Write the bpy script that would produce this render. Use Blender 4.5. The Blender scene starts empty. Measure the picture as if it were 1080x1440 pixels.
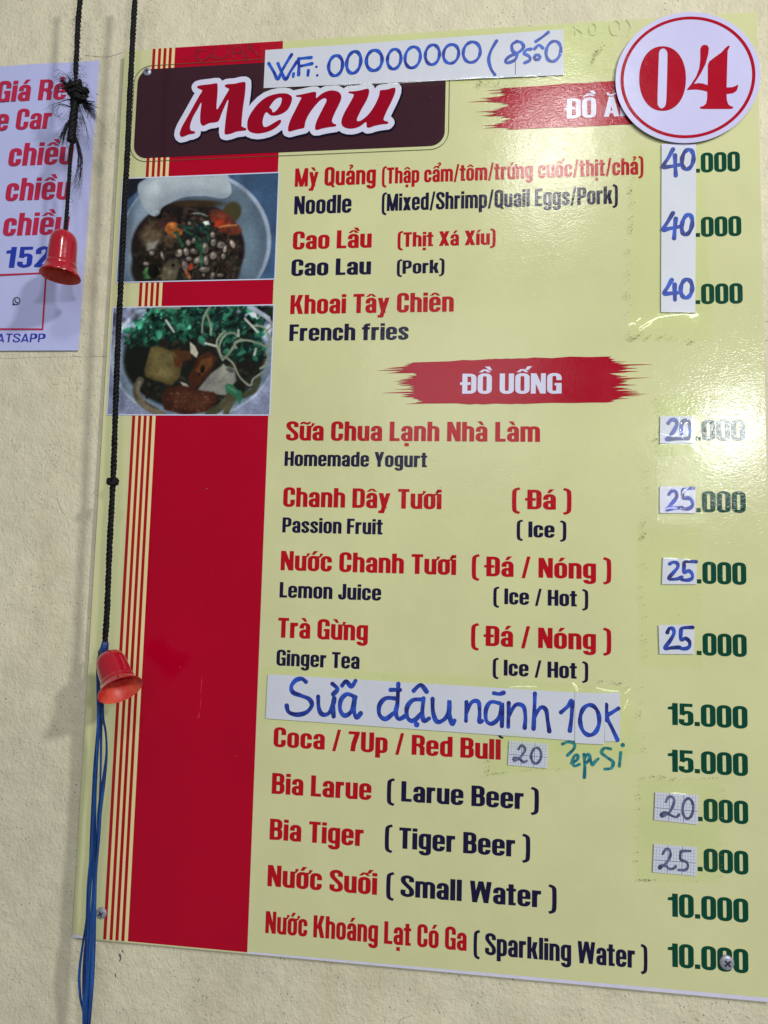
import bpy, math, random, unicodedata
import numpy as np
from mathutils import Vector, Matrix
from mathutils.geometry import delaunay_2d_cdt

random.seed(7)
rng = np.random.default_rng(11)
SC = bpy.context.scene
COL = SC.collection

# ------------------------------------------------------------------ camera
F = 850.0                      # focal length in pixels of the 1080 x 1440 photograph
PW, PH = 1080.0, 1440.0
CAM = np.array([0.0269, -0.5362, -0.0737])
RV = np.array([-0.07369214, 0.09924904, 0.02124491])
def rodrigues(w):
    t = np.linalg.norm(w); k = w / t
    K = np.array([[0, -k[2], k[1]], [k[2], 0, -k[0]], [-k[1], k[0], 0]])
    return np.eye(3) + math.sin(t) * K + (1 - math.cos(t)) * K @ K
RM = rodrigues(RV) @ np.array([[1, 0, 0], [0, 0, -1], [0, 1, 0]], float)   # rows: right, down, forward
CAM = -RM.T @ np.array([0.02777403, -0.0339528, 0.54010557])
cd = bpy.data.cameras.new('camera'); cam = bpy.data.objects.new('camera', cd); COL.objects.link(cam)
cd.sensor_fit = 'VERTICAL'; cd.sensor_height = 36.0; cd.lens = F * 36.0 / PH
cd.clip_start = 0.01; cd.clip_end = 50
M4 = Matrix.Identity(4)
for i in range(3):
    M4[i][0] = RM[0][i]; M4[i][1] = -RM[1][i]; M4[i][2] = -RM[2][i]; M4[i][3] = CAM[i]
cam.matrix_world = M4
SC.camera = cam

def at(px, py, y=0.0):
    """point of the plane y = const that the photograph shows at pixel px, py"""
    d = RM.T @ np.array([(px - PW / 2) / F, (py - PH / 2) / F, 1.0])
    t = (y - CAM[1]) / d[1]
    return CAM + d * t
def proj(p):
    q = RM @ (np.asarray(p, float) - CAM)
    return F * q[0] / q[2] + PW / 2, F * q[1] / q[2] + PH / 2
def a2(px, py, y=0.0):
    p = at(px, py, y); return (p[0], p[2])

# ------------------------------------------------------------------ world, lamps, exposure
w = bpy.data.worlds.new('World'); SC.world = w; w.use_nodes = True
w.node_tree.nodes['Background'].inputs[0].default_value = (0.93, 0.97, 1.0, 1)
w.node_tree.nodes['Background'].inputs[1].default_value = 0.18
def lamp(name, loc, aim, size, power, col, shape='DISK', size_y=None):
    l = bpy.data.lights.new(name, 'AREA'); l.shape = shape; l.size = size
    if size_y: l.size_y = size_y
    l.energy = power; l.color = col
    o = bpy.data.objects.new(name, l); COL.objects.link(o); o.location = loc
    o.rotation_euler = (Vector(aim) - Vector(loc)).to_track_quat('-Z', 'Y').to_euler()
    return o
def on_ray(px, py, t):                      # along the mirror direction of a pixel on the board
    p = at(px, py); d = p - CAM; d /= np.linalg.norm(d)
    return p + t * np.array([d[0], -d[1], d[2]])
lamp('lamp_bulb', on_ray(1030, 606, 2.1), (-.05, 0, -.05), 0.17, 10.5, (0.97, 0.985, 1.0))
lamp('side_lamp', (2.5, -2.2, 1.55), (-.1, 0, -.05), 0.26, 66.0, (1.0, 0.985, 0.955))
lamp('ceiling_lamp', (0.42, -1.75, 1.50), (-.1, 0, 0), 0.30, 9.0, (1.0, 0.985, 0.96))
lamp('open_front', on_ray(640, 560, 2.3), (-.1, 0, -.2), 0.8, 4.6, (0.92, 0.97, 1.0), 'RECTANGLE', 0.7)
SC.view_settings.view_transform = 'Standard'; SC.view_settings.look = 'None'
SC.view_settings.exposure = 0.0; SC.view_settings.gamma = 1.0
SC.cycles.max_bounces = 6; SC.cycles.transparent_max_bounces = 24

# ------------------------------------------------------------------ materials
def srgb(r, g, b, k=1 / 0.72):
    f = lambda c: ((c / 255) / 12.92 if c / 255 <= 0.04045 else (((c / 255) + 0.055) / 1.055) ** 2.4)
    return tuple(min(0.9, f(c) * k) for c in (r, g, b))
class NT:
    def __init__(s, name):
        s.m = bpy.data.materials.new(name); s.m.use_nodes = True
        s.t = s.m.node_tree; s.n = s.t.nodes; s.b = s.n['Principled BSDF']; s.o = s.n['Material Output']
        g = s.n.new('ShaderNodeNewGeometry'); s.P = g.outputs['Position']
    def node(s, ty, **kw):
        n = s.n.new(ty)
        for k, v in kw.items():
            if k in n.inputs.keys() if isinstance(k, str) else False: n.inputs[k].default_value = v
            else: setattr(n, k, v)
        return n
    def link(s, a, b): s.t.links.new(a, b)
    def noise(s, scale, detail=2, rough=0.5, vec=None, dist=0.0, stretch=None):
        n = s.n.new('ShaderNodeTexNoise'); n.inputs['Scale'].default_value = scale
        n.inputs['Detail'].default_value = detail; n.inputs['Roughness'].default_value = rough
        n.inputs['Distortion'].default_value = dist
        v = vec or s.P
        if stretch:
            mp = s.n.new('ShaderNodeMapping'); mp.inputs['Scale'].default_value = stretch
            if len(stretch) == 3: s.link(v, mp.inputs['Vector']); v = mp.outputs[0]
        s.link(v, n.inputs['Vector']); return n.outputs['Fac']
    def vor(s, scale, feature='F1'):
        n = s.n.new('ShaderNodeTexVoronoi'); n.feature = feature; n.inputs['Scale'].default_value = scale
        s.link(s.P, n.inputs['Vector']); return n
    def ramp(s, fac, stops):
        r = s.n.new('ShaderNodeValToRGB'); e = r.color_ramp.elements
        while len(e) < len(stops): e.new(0.5)
        for el, (p, c) in zip(e, stops):
            el.position = p; el.color = (c, c, c, 1) if not hasattr(c, '__len__') else (*c[:3], 1)
        s.link(fac, r.inputs[0]); return r.outputs[0]
    def mix(s, fac, a, b, mode='MIX'):
        m = s.n.new('ShaderNodeMix'); m.data_type = 'RGBA'; m.blend_type = mode
        for k, v in ((0, fac), (6, a), (7, b)):
            if isinstance(v, (int, float)): m.inputs[k].default_value = v
            elif isinstance(v, tuple): m.inputs[k].default_value = (*v[:3], 1)
            else: s.link(v, m.inputs[k])
        return m.outputs[2]
    def math(s, op, a, b=0.0):
        m = s.n.new('ShaderNodeMath'); m.operation = op
        for k, v in ((0, a), (1, b)):
            if isinstance(v, (int, float)): m.inputs[k].default_value = v
            else: s.link(v, m.inputs[k])
        return m.outputs[0]
    def bump(s, h, dist, strength=1.0, prev=None):
        b = s.n.new('ShaderNodeBump'); b.inputs['Distance'].default_value = dist
        b.inputs['Strength'].default_value = strength; s.link(h, b.inputs['Height'])
        if prev is not None: s.link(prev, b.inputs['Normal'])
        return b.outputs[0]
    def done(s, base=None, rough=None, normal=None, **kw):
        if base is not None:
            if isinstance(base, tuple): s.b.inputs['Base Color'].default_value = (*base[:3], 1)
            else: s.link(base, s.b.inputs['Base Color'])
        if rough is not None:
            if isinstance(rough, (int, float)): s.b.inputs['Roughness'].default_value = rough
            else: s.link(rough, s.b.inputs['Roughness'])
        if normal is not None: s.link(normal, s.b.inputs['Normal'])
        for k, v in kw.items(): s.b.inputs[k.replace('_', ' ')].default_value = v
        return s.m

def film(name, col, mottling=0.05, use_attr=False, spec=0.27):
    """glossy printed film laminated on the board: same orange peel relief under every ink"""
    t = NT(name)
    base = col
    if use_attr:
        a = t.n.new('ShaderNodeAttribute'); a.attribute_name = 'print'; base = a.outputs['Color']
    n1 = t.noise(9, 4, 0.6)
    dk = t.ramp(n1, [(0.3, 1 - mottling * 2), (0.7, 1.0)])
    base = t.mix(1.0, base, dk, 'MULTIPLY')
    if not use_attr:
        # small black scuffs and specks
        v = t.vor(95); sp = t.ramp(v.outputs['Distance'], [(0.035, 1.0), (0.07, 0.0)])
        pick = t.ramp(t.noise(24, 3, 0.7), [(0.62, 0.0), (0.68, 0.75)])
        m = t.math('MULTIPLY', sp, pick)
        base = t.mix(m, base, (0.05, 0.05, 0.04))
        sc = t.noise(18, 5, 0.75, stretch=(1, 1, 0.25))
        smear = t.ramp(sc, [(0.62, 0.0), (0.78, 0.22)])
        base = t.mix(smear, base, tuple(c * 0.72 for c in col))
    h1 = t.noise(430, 2, 0.5, dist=0.6, stretch=(0.8, 1, 1.5))
    h2 = t.noise(34, 2, 0.5)
    nb = t.bump(h1, 0.00010, 1.0)
    nb = t.bump(h2, 0.0006, 0.5, nb)
    rg = t.ramp(t.noise(40, 3, 0.6), [(0.35, 0.125), (0.7, 0.18)])
    return t.done(base, rg, nb, Specular_IOR_Level=spec)

def plain(name, col, rough=0.5, **kw):
    t = NT(name); n = t.noise(120, 3, 0.6)
    b = t.mix(1.0, col, t.ramp(n, [(0.3, 0.9), (0.7, 1.0)]), 'MULTIPLY')
    return t.done(b, rough, **kw)

# sRGB values below are the inks and paints themselves, as seen under the place's light
C_YEL = srgb(187, 188, 142); C_CREAM = srgb(206, 192, 140); C_RED = srgb(156, 0, 32); C_STR = srgb(150, 18, 28)
C_TXT = srgb(160, 10, 26); C_NAVY = srgb(22, 18, 50); C_GRN = srgb(4, 60, 44); C_WHITE = srgb(190, 190, 220)
M = {}
M['yellow'] = film('yellow_film', C_YEL)
M['cream'] = film('cream_ink', C_CREAM); M['red'] = film('red_ink', C_RED); M['stripe'] = film('stripe_ink', C_STR)
M['text_red'] = film('red_letter_ink', C_TXT); M['navy'] = film('navy_letter_ink', C_NAVY)
M['green'] = film('green_letter_ink', C_GRN); M['white_ink'] = film('white_ink', C_WHITE)
M['banner'] = film('banner_red_ink', srgb(150, 10, 34)); M['brown'] = film('brown_ink', srgb(52, 27, 36))
M['black_ink'] = film('black_ink', srgb(14, 12, 30)); M['photo'] = film('photo_print', None, 0.02, True)
M['logo_red'] = film('logo_red_ink', srgb(134, 0, 28)); M['line'] = film('thin_line_ink', srgb(70, 74, 44))
M['core'] = plain('board_core', srgb(190, 188, 214), 0.5)
M['edge'] = plain('board_edge', srgb(150, 152, 130), 0.6)

def paper(name, col, rough=0.42, coat=0.35):
    t = NT(name)
    b = t.mix(1.0, col, t.ramp(t.noise(15, 4, 0.6), [(0.3, 0.93), (0.7, 1.0)]), 'MULTIPLY')
    v = t.vor(140); sp = t.ramp(v.outputs['Distance'], [(0.03, 1.0), (0.06, 0.0)])
    b = t.mix(t.math('MULTIPLY', sp, t.ramp(t.noise(33, 2), [(0.66, 0), (0.7, 0.6)])), b, (0.12, 0.11, 0.1))
    nb = t.bump(t.noise(28, 3, 0.6), 0.0012, 0.5)
    return t.done(b, rough, nb, Coat_Weight=coat, Coat_Roughness=0.12)
M['paper'] = paper('note_paper', srgb(188, 188, 218))
M['sticker'] = paper('sticker_vinyl', srgb(178, 176, 214), 0.3, 0.3)
M['sticker_red'] = film('sticker_red_ink', srgb(150, 8, 32), 0.01)
M['poster'] = paper('poster_vinyl', srgb(166, 170, 214), 0.4, 0.15)
M['poster_red'] = plain('poster_red_ink', srgb(164, 26, 62), 0.4)
M['poster_blue'] = plain('poster_blue_ink', srgb(26, 48, 150), 0.4)
M['poster_black'] = plain('poster_black_ink', srgb(22, 22, 36), 0.4)
M['graph'] = plain('graph_line_ink', srgb(138, 140, 184), 0.5)
M['graph_dark'] = plain('graph_line_dark_ink', srgb(96, 98, 148), 0.5)

def marker(name, dark, light, scale=110):
    t = NT(name)
    n = t.ramp(t.noise(scale, 3, 0.6), [(0.38, dark), (0.62, light)])
    return t.done(n, 0.3, Coat_Weight=0.3, Coat_Roughness=0.1)
M['marker'] = marker('blue_marker_ink', srgb(10, 36, 138), srgb(26, 78, 190))
M['marker_deep'] = marker('deep_blue_marker_ink', srgb(10, 18, 96), srgb(32, 70, 182), 80)
M['pencil'] = marker('grey_marker_ink', srgb(50, 52, 84), srgb(92, 94, 134), 200)
M['teal'] = marker('teal_marker_ink', srgb(0, 82, 104), srgb(36, 128, 140), 260)
M['ghost'] = marker('faded_red_marker', srgb(112, 4, 22), srgb(138, 6, 30), 200)
M['ghost_green'] = marker('faded_marker_on_yellow', srgb(164, 170, 122), srgb(182, 188, 136), 200)

def tape_mat(name, tint, amount, rough, bump_d, bscale, both=0.0):
    t = NT(name); n = t.n
    n.remove(t.b)
    tr = n.new('ShaderNodeBsdfTransparent'); tr.inputs[0].default_value = (*tint, 1)
    gl = n.new('ShaderNodeBsdfGlossy'); gl.inputs['Roughness'].default_value = rough
    nb = t.bump(t.noise(bscale, 3, 0.6, dist=0.5), bump_d, 1.0); nb = t.bump(t.noise(22, 3, 0.5), 0.0004, 1.0, nb)
    t.link(nb, gl.inputs['Normal'])
    fr = n.new('ShaderNodeFresnel'); fr.inputs[0].default_value = 1.42; t.link(nb, fr.inputs['Normal'])
    gg = n.new('ShaderNodeNewGeometry'); f = t.math('MULTIPLY', t.math('MULTIPLY', fr.outputs[0], amount), t.math('MAXIMUM', both, t.math('SUBTRACT', 1.0, gg.outputs['Backfacing'])))
    cc_ = n.new('ShaderNodeCombineColor')
    for k in range(3): t.link(f, cc_.inputs[k])
    t.link(cc_.outputs[0], gl.inputs[0])
    mx = n.new('ShaderNodeAddShader'); t.link(tr.outputs[0], mx.inputs[0]); t.link(gl.outputs[0], mx.inputs[1])
    t.link(mx.outputs[0], t.o.inputs[0]); return t.m
M['tape'] = tape_mat('clear_tape', (0.972, 0.992, 0.93), 0.8, 0.035, 0.00008, 260)
M['tape_crinkled'] = tape_mat('crinkled_clear_tape', (0.985, 0.993, 0.965), 1.6, 0.04, 0.0011, 520)
M['fold'] = tape_mat('tape_fold', (0.985, 0.993, 0.975), 3.5, 0.20, 0.0002, 200, 1.0)
M['grime'] = plain('grime', srgb(116, 112, 80), 0.9)
M['old_glue'] = plain('old_glue', srgb(158, 158, 108), 0.6)

def wall_mat():
    t = NT('cream_plaster')
    c1 = srgb(198, 191, 166); c2 = srgb(186, 180, 157)
    b = t.mix(t.ramp(t.noise(5, 4, 0.6), [(0.35, 0.0), (0.65, 1.0)]), c1, c2)
    b = t.mix(t.ramp(t.noise(11, 5, 0.7, stretch=(1, 1, .35)), [(0.5, 0.0), (0.72, 0.55)]), b, srgb(174, 166, 136))
    b = t.mix(t.ramp(t.noise(60, 3, 0.6), [(0.35, 0.16), (0.6, 0.0)]), b, srgb(140, 134, 112))
    pores = t.vor(240); sp = t.ramp(pores.outputs['Distance'], [(0.09, 1.0), (0.2, 0.0)])
    dens = t.ramp(t.noise(26, 3, 0.65), [(0.50, 0.0), (0.60, 0.75)])
    b = t.mix(t.math('MULTIPLY', sp, dens), b, (0.055, 0.05, 0.045))
    # rolled plaster: drawn-out crests with fine grit on top
    h = t.noise(400, 3, 0.6, dist=0.35, stretch=(1.0, 1, 0.8))
    h = t.ramp(h, [(0.30, 0.0), (0.52, 0.35), (0.74, 1.0)])
    h2 = t.noise(620, 2, 0.5); h3 = t.noise(42, 4, 0.6)
    nb = t.bump(h3, 0.0032, 0.7); nb = t.bump(h, 0.0005, 0.8, nb); nb = t.bump(h2, 0.00022, 0.7, nb)
    return t.done(b, 0.62, nb, Specular_IOR_Level=0.3)
M['wall'] = wall_mat()

def bell_mat():
    t = NT('red_plastic')
    b = t.mix(t.ramp(t.noise(60, 4, 0.6), [(0.4, 0.0), (0.75, 0.5)]), srgb(148, 4, 30), srgb(138, 26, 38))
    nb = t.bump(t.noise(260, 3, 0.6), 0.00012, 0.8)
    return t.done(b, 0.2, nb, Subsurface_Weight=0.45, Subsurface_Radius=(0.01, 0.003, 0.002), Subsurface_Scale=0.4,
                  Coat_Weight=0.7, Coat_Roughness=0.10)
M['bell'] = bell_mat()
def bell_inside():
    t = NT('faded_orange_plastic')
    b = t.mix(t.ramp(t.noise(90, 4, 0.65), [(0.35, 0.0), (0.7, 1.0)]), srgb(170, 34, 34), srgb(196, 84, 58))
    return t.done(b, 0.45, Subsurface_Weight=0.2, Subsurface_Radius=(0.01, 0.003, 0.002), Subsurface_Scale=0.4)
M['bell_in'] = bell_inside()
M['cord'] = plain('black_cord', (0.0045, 0.0045, 0.006), 0.6, Specular_IOR_Level=0.22)
M['fibre'] = plain('black_fibre', (0.006, 0.006, 0.008), 0.7, Specular_IOR_Level=0.2)
def blue_mat():
    t = NT('blue_polythene_string')
    b = t.mix(t.ramp(t.noise(30, 3, 0.6, stretch=(6, 6, 0.6)), [(0.35, 0.0), (0.7, 1.0)]), srgb(8, 34, 84), srgb(30, 78, 142))
    nb = t.bump(t.noise(90, 3, 0.6, stretch=(8, 8, 0.7)), 0.0015, 0.8)
    return t.done(b, 0.32, nb)
M['blue'] = blue_mat()
def steel():
    t = NT('zinc_screw')
    b = t.mix(t.ramp(t.noise(500, 4, 0.7), [(0.35, 0.0), (0.7, 1.0)]), (0.30, 0.31, 0.38), (0.55, 0.56, 0.66))
    return t.done(b, 0.42, t.bump(t.noise(900, 2), 0.0002, 0.6), Metallic=0.45)
M['steel'] = steel(); M['recess'] = plain('screw_recess', (0.02, 0.02, 0.03), 0.6)

# ------------------------------------------------------------------ object helpers
def empty(name, loc, label, cat, group=None):
    o = bpy.data.objects.new(name, None); COL.objects.link(o); o.location = loc; o.empty_display_size = 0.02
    o['label'] = label; o['category'] = cat
    if group: o['group'] = group
    return o
def mesh_obj(name, V, Fc, mat, parent=None, smooth=False, label=None, kind=None, mats=None, fm=None):
    V = np.asarray(V, float).reshape(-1, 3)
    if parent is not None: V = V - np.array(parent_loc(parent))
    me = bpy.data.meshes.new(name); me.from_pydata(V.tolist(), [], [list(map(int, f)) for f in Fc])
    for mm in (mats or [mat]): me.materials.append(mm)
    if fm is not None: me.polygons.foreach_set('material_index', fm)
    if smooth: me.polygons.foreach_set('use_smooth', [True] * len(me.polygons))
    me.update()
    o = bpy.data.objects.new(name, me); COL.objects.link(o)
    if parent is not None: o.parent = parent
    if label: o['label'] = label
    if kind: o['kind'] = kind
    return o
def parent_loc(p):
    v = Vector((0, 0, 0))
    while p is not None: v = v + p.location; p = p.parent
    return v
def tag(o, label, cat, group=None):
    o['label'] = label; o['category'] = cat
    if group: o['group'] = group
    return o

# ------------------------------------------------------------------ flat shape engine (pieces -> one clean triangulated sheet)
def union(pieces, res=1e-7):
    """pieces: list of (outline, [holes]); returns verts2d, tris covering the union"""
    V = []; Fs = []; owner = []
    for k, (pos, holes) in enumerate(pieces):
        for j, poly in enumerate([pos] + list(holes)):
            s = len(V); poly = [(float(x), float(y)) for x, y in poly]
            if sum(poly[i - 1][0] * poly[i][1] - poly[i][0] * poly[i - 1][1] for i in range(len(poly))) < 0: poly = poly[::-1]
            V += [Vector(q) for q in poly]
            Fs.append(list(range(s, s + len(poly)))); owner.append((k, j == 0))
    v, e, f, ov, oe, of = delaunay_2d_cdt(V, [], Fs, 0, res, False)
    VV = np.array([tuple(p) for p in v]); ft = np.array([list(t) for t in f]); C = VV[ft].mean(1)
    ar = np.abs((VV[ft[:, 1], 0] - VV[ft[:, 0], 0]) * (VV[ft[:, 2], 1] - VV[ft[:, 0], 1]) - (VV[ft[:, 2], 0] - VV[ft[:, 0], 0]) * (VV[ft[:, 1], 1] - VV[ft[:, 0], 1]))
    keep = np.zeros(len(C), bool)
    def inside(poly):
        P = np.array(poly, float); ins = np.zeros(len(C), bool); n = len(P)
        for i in range(n):
            (x0, y0), (x1, y1) = P[i], P[i - 1]
            if y0 != y1: ins ^= ((y0 > C[:, 1]) != (y1 > C[:, 1])) & (C[:, 0] < (x1 - x0) * (C[:, 1] - y0) / (y1 - y0) + x0)
        return ins
    for pos, holes in pieces:
        k = inside(pos)
        for h in holes: k &= ~inside(h)
        keep |= k
    keep &= ar > 1e-14
    tris = ft[keep].tolist()
    used = sorted({i for t in tris for i in t}); mp = {u: n for n, u in enumerate(used)}
    return [tuple(v[u]) for u in used], [[mp[i] for i in t] for t in tris]
def stroke(pts, a, b=None, closed=False, w=None):
    """pen stroke with an elliptical pen a x b, as quads"""
    b = a if b is None else b
    P = np.array(pts, float); n = len(P); out = []
    if n < 2: return []
    D = np.zeros_like(P)
    for i in range(n):
        p0 = P[(i - 1) % n] if (closed or i > 0) else P[i]; p1 = P[(i + 1) % n] if (closed or i < n - 1) else P[i]
        d = p1 - p0; L = np.hypot(*d); D[i] = d / (L if L > 1e-12 else 1)
    N = np.stack([-D[:, 1], D[:, 0]], 1)
    ww = np.ones(n) if w is None else np.array(w)
    O = N * np.array([a, b]) * ww[:, None]
    for i in range(n if closed else n - 1):
        j = (i + 1) % n
        q = [tuple(P[i] + O[i]), tuple(P[j] + O[j]), tuple(P[j] - O[j]), tuple(P[i] - O[i])]
        out.append((q, []))
    return out
def disc(c, rx, ry=None, n=16, rot=0.0):
    ry = rx if ry is None else ry; cr, sr = math.cos(rot), math.sin(rot)
    return [(c[0] + rx * math.cos(t) * cr - ry * math.sin(t) * sr, c[1] + rx * math.cos(t) * sr + ry * math.sin(t) * cr)
            for t in (2 * math.pi * i / n for i in range(n))]
def smooth(pts, per=6, closed=False):
    P = np.array(pts, float); n = len(P); out = []
    if n < 3 and not closed: return [tuple(p) for p in np.linspace(P[0], P[-1], per + 1)]
    rg = range(n if closed else n - 1)
    for i in rg:
        g = (lambda k: P[k % n]) if closed else (lambda k: P[min(max(k, 0), n - 1)])
        p0, p1, p2, p3 = g(i - 1), g(i), g(i + 1), g(i + 2)
        for s in range(per):
            t = s / per
            out.append(tuple(0.5 * ((2 * p1) + (-p0 + p2) * t + (2 * p0 - 5 * p1 + 4 * p2 - p3) * t * t + (-p0 + 3 * p1 - 3 * p2 + p3) * t ** 3)))
    if not closed: out.append(tuple(P[-1]))
    return out
def sheet(name, pieces, y, mat, parent, label=None, kind=None):
    v, t = union(pieces) if isinstance(pieces, list) else pieces
    V = [(x, y, z) for x, z in v]
    # faces look to -y
    T = []
    for tri in t:
        (x0, z0), (x1, z1), (x2, z2) = (v[i] for i in tri)
        c = (x1 - x0) * (z2 - z0) - (x2 - x0) * (z1 - z0)
        T.append(tri if c > 0 else tri[::-1])
    return mesh_obj(name, V, T, mat, parent, label=label, kind=kind)
def slab(name, outline, y0, th, mat, parent, label=None, bulge=None, res=None):
    """outline in board x,z; front at y0, back at y0+th"""
    n = len(outline)
    V = [(x, y0, z) for x, z in outline] + [(x, y0 + th, z) for x, z in outline]
    A = sum(outline[i][0] * outline[(i + 1) % n][1] - outline[(i + 1) % n][0] * outline[i][1] for i in range(n))
    f = list(range(n)); f = f if A > 0 else f[::-1]
    Fc = [f, [i + n for i in f[::-1]]]
    for i in range(n):
        j = (i + 1) % n; q = [i, j, j + n, i + n]; Fc.append(q[::-1] if A > 0 else q)
    return mesh_obj(name, V, Fc, mat, parent, label=label)
def px_poly(pts, ox=0, oy=0, s=1.0, y=0.0): return [a2(ox + x / s, oy + yy / s, y) for x, yy in pts]

# ------------------------------------------------------------------ heavy condensed alphabet, drawn with an elliptical pen
A_, B_, H_ = 0.102, 0.072, 0.775        # half stem, half bar, x-height (cap height 1)
def box(x0, y0, x1, y1): return ([(x0, y0), (x1, y0), (x1, y1), (x0, y1)], [])
def bend(xa, ya, xb, yb, yt, ry, n=7, p=2.6):
    """goes up (or down) from xa, turns over at yt, comes back at xb"""
    s = 1 if yt > ya else -1; cx = (xa + xb) / 2; rx = abs(xb - xa) / 2; d = 1 if xb > xa else -1
    base = yt - s * ry
    pts = [(xa, ya)]
    for i in range(2 * n + 1):
        t = math.pi * (1 - i / (2 * n))
        c, q = math.cos(t), math.sin(t)
        pts.append((cx + d * rx * math.copysign(abs(c) ** (2 / p), c), base + s * ry * abs(q) ** (2 / p)))
    pts.append((xb, yb)); return pts
def loop(x0, y0, x1, y1, ry, a=A_, b=B_):
    x0 += a; x1 -= a; y0 += b; y1 -= b; m = (y0 + y1) / 2; ry = min(ry, m - y0 - 1e-3)
    top = bend(x0, m, x1, m, y1, ry)[:-1]; bot = bend(x1, m, x0, m, y0, ry)[:-1]
    return stroke(top + bot, a, b, True)
def dia(x0, y0, x1, y1, wd): return ([(x0, y0), (x0 + wd, y0), (x1 + wd, y1), (x1, y1)], [])
S = 2 * A_; T2 = 2 * B_
def glyph(c):
    a, b, h = A_, B_, H_; R = 0.17
    g = []
    if c == 'o': w = .52; g = loop(0, -.01, w, h + .01, R)
    elif c == 'c':
        w = .50; p = bend(w - a, h * .60, a, h / 2, h + .01 - b, R)[:-1] + bend(a, h / 2, w - a, h * .38, b - .01, R)[1:]; g = stroke(p, a, b)
    elif c == 'e':
        w = .52; p = bend(w - a, h * .44, a, h / 2, h + .01 - b, R)[:-1] + bend(a, h / 2, w - a, h * .30, b - .01, R)[1:]
        g = stroke(p, a, b) + [box(S * .8, h * .44, w - a, h * .44 + .115)]
    elif c == 'a':
        w = .50; g = stroke(bend(a + .005, h * .64, w - a, 0, h + .01 - b, R), a, b) + loop(0, -.01, w, .45, .14) + [box(w - S, 0, w, .3)]
    elif c in 'n': w = .52; g = [box(0, 0, S, h)] + stroke(bend(a, h * .5, w - a, 0, h + .01 - b, R), a, b)
    elif c == 'm':
        w = .82; m = w / 2; g = [box(0, 0, S, h)] + stroke(bend(a, h * .5, m, 0, h + .01 - b, R), a, b) + stroke(bend(m, h * .5, w - a, 0, h + .01 - b, R), a, b)
    elif c == 'h': w = .52; g = [box(0, 0, S, 1)] + stroke(bend(a, h * .5, w - a, 0, h + .01 - b, R), a, b)
    elif c == 'u': w = .52; g = [box(w - S, 0, w, h)] + stroke(bend(a, h, w - a, h * .4, b - .01, R), a, b)
    elif c == 'i': w = S; g = [box(0, 0, S, h), box(0, h + .07, S, 1.0)]
    elif c == 'ı': w = S; g = [box(0, 0, S, h)]
    elif c == 'l': w = S; g = [box(0, 0, S, 1)]
    elif c == 'r':
        w = .37; g = [box(0, 0, S, h)] + stroke(smooth([(a, h * .45), (a + .02, h * .72), (a + .09, h - .10), (w - .01, h - .085)], 5), a * .9, .085)
    elif c == 's':
        w = .48; g = stroke(smooth([(w - a + .01, h * .66), (w - a - .015, h * .86), (w / 2, h - b + .01), (a + .01, h * .83), (a + .02, h * .66), (w / 2, h * .50),
                                    (w - a - .01, h * .35), (w - a - .01, h * .17), (w / 2, b - .01), (a + .01, h * .14), (a, h * .33)], 5), a * .98, b * .98)
    elif c == 't': w = .36; g = [box(.06, .0, .06 + S, .97), box(-.03, h - .13, w, h), box(.07, 0, w - .01, .125)]
    elif c == 'f': w = .37; g = [box(.06, 0, .06 + S, .9), box(-.02, h - .13, w - .01, h)] + stroke(smooth([(.06 + a, .6), (.06 + a, .82), (.06 + a + .06, .92), (w, .93)], 4), a, b)
    elif c == 'g':
        w = .52; g = loop(0, .03, w, h + .01, R) + [box(w - S, .0, w, h)] + stroke(bend(w - a, .2, a + .01, -.06, -.25 + b, .13), a, b)
    elif c == 'p': w = .52; g = loop(0, -.01, w, h + .01, R) + [box(0, -.25, S, h)]
    elif c == 'b': w = .52; g = loop(0, -.01, w, h + .01, R) + [box(0, 0, S, 1)]
    elif c == 'd': w = .52; g = loop(0, -.01, w, h + .01, R) + [box(w - S, 0, w, 1)]
    elif c == 'đ': w = .52; g = loop(0, -.01, w, h + .01, R) + [box(w - S, 0, w, 1), box(w * .4, .86, w + .08, .94)]
    elif c == 'k': w = .54; g = [box(0, 0, S, 1), dia(S * .9, h * .42, w - S * 1.15, h, S * 1.05), dia(w - S * 1.02, 0, S * .95, h * .62, S * 1.05)]
    elif c == 'x': w = .52; g = [dia(0, 0, w - S * 1.1, h, S * 1.1), dia(w - S * 1.1, 0, 0, h, S * 1.1)]
    elif c == 'y': w = .54; g = [dia(w / 2 - a, 0, 0, h, S), dia(.06, -.25, w - S, h, S * .95), box(.0, -.25, .2, -.12)]
    elif c == 'w': w = .80; q = w / 2 - a * .9; g = [dia(.10, 0, 0, h, S * .95), dia(.12, 0, q, h, S * .85), dia(w - .12 - S * .95, 0, q, h, S * .95), dia(w - S - .12, 0, w - S * .95, h, S * .9)]
    elif c == 'O': w = .56; g = loop(0, -.012, w, 1.012, R)
    elif c == '0': w = .545; g = loop(0, -.012, w, 1.012, R)
    elif c == 'Q': w = .56; g = loop(0, -.012, w, 1.012, R) + [dia(w - .12, -.10, w - .32, .2, S * .8)]
    elif c == 'C': w = .54; p = bend(w - a, .62, a, .5, 1.012 - b, R)[:-1] + bend(a, .5, w - a, .37, b - .012, R)[1:]; g = stroke(p, a, b)
    elif c == 'G': w = .56; p = bend(w - a, .66, a, .5, 1.012 - b, R)[:-1] + bend(a, .5, w - a, .4, b - .012, R)[1:]; g = stroke(p, a, b) + [box(w - S, 0, w, .52), box(w * .52, .40, w, .52)]
    elif c == 'U': w = .56; g = stroke(bend(a, 1, w - a, 1, b - .012, R), a, b)
    elif c in 'DĐ':
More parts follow.
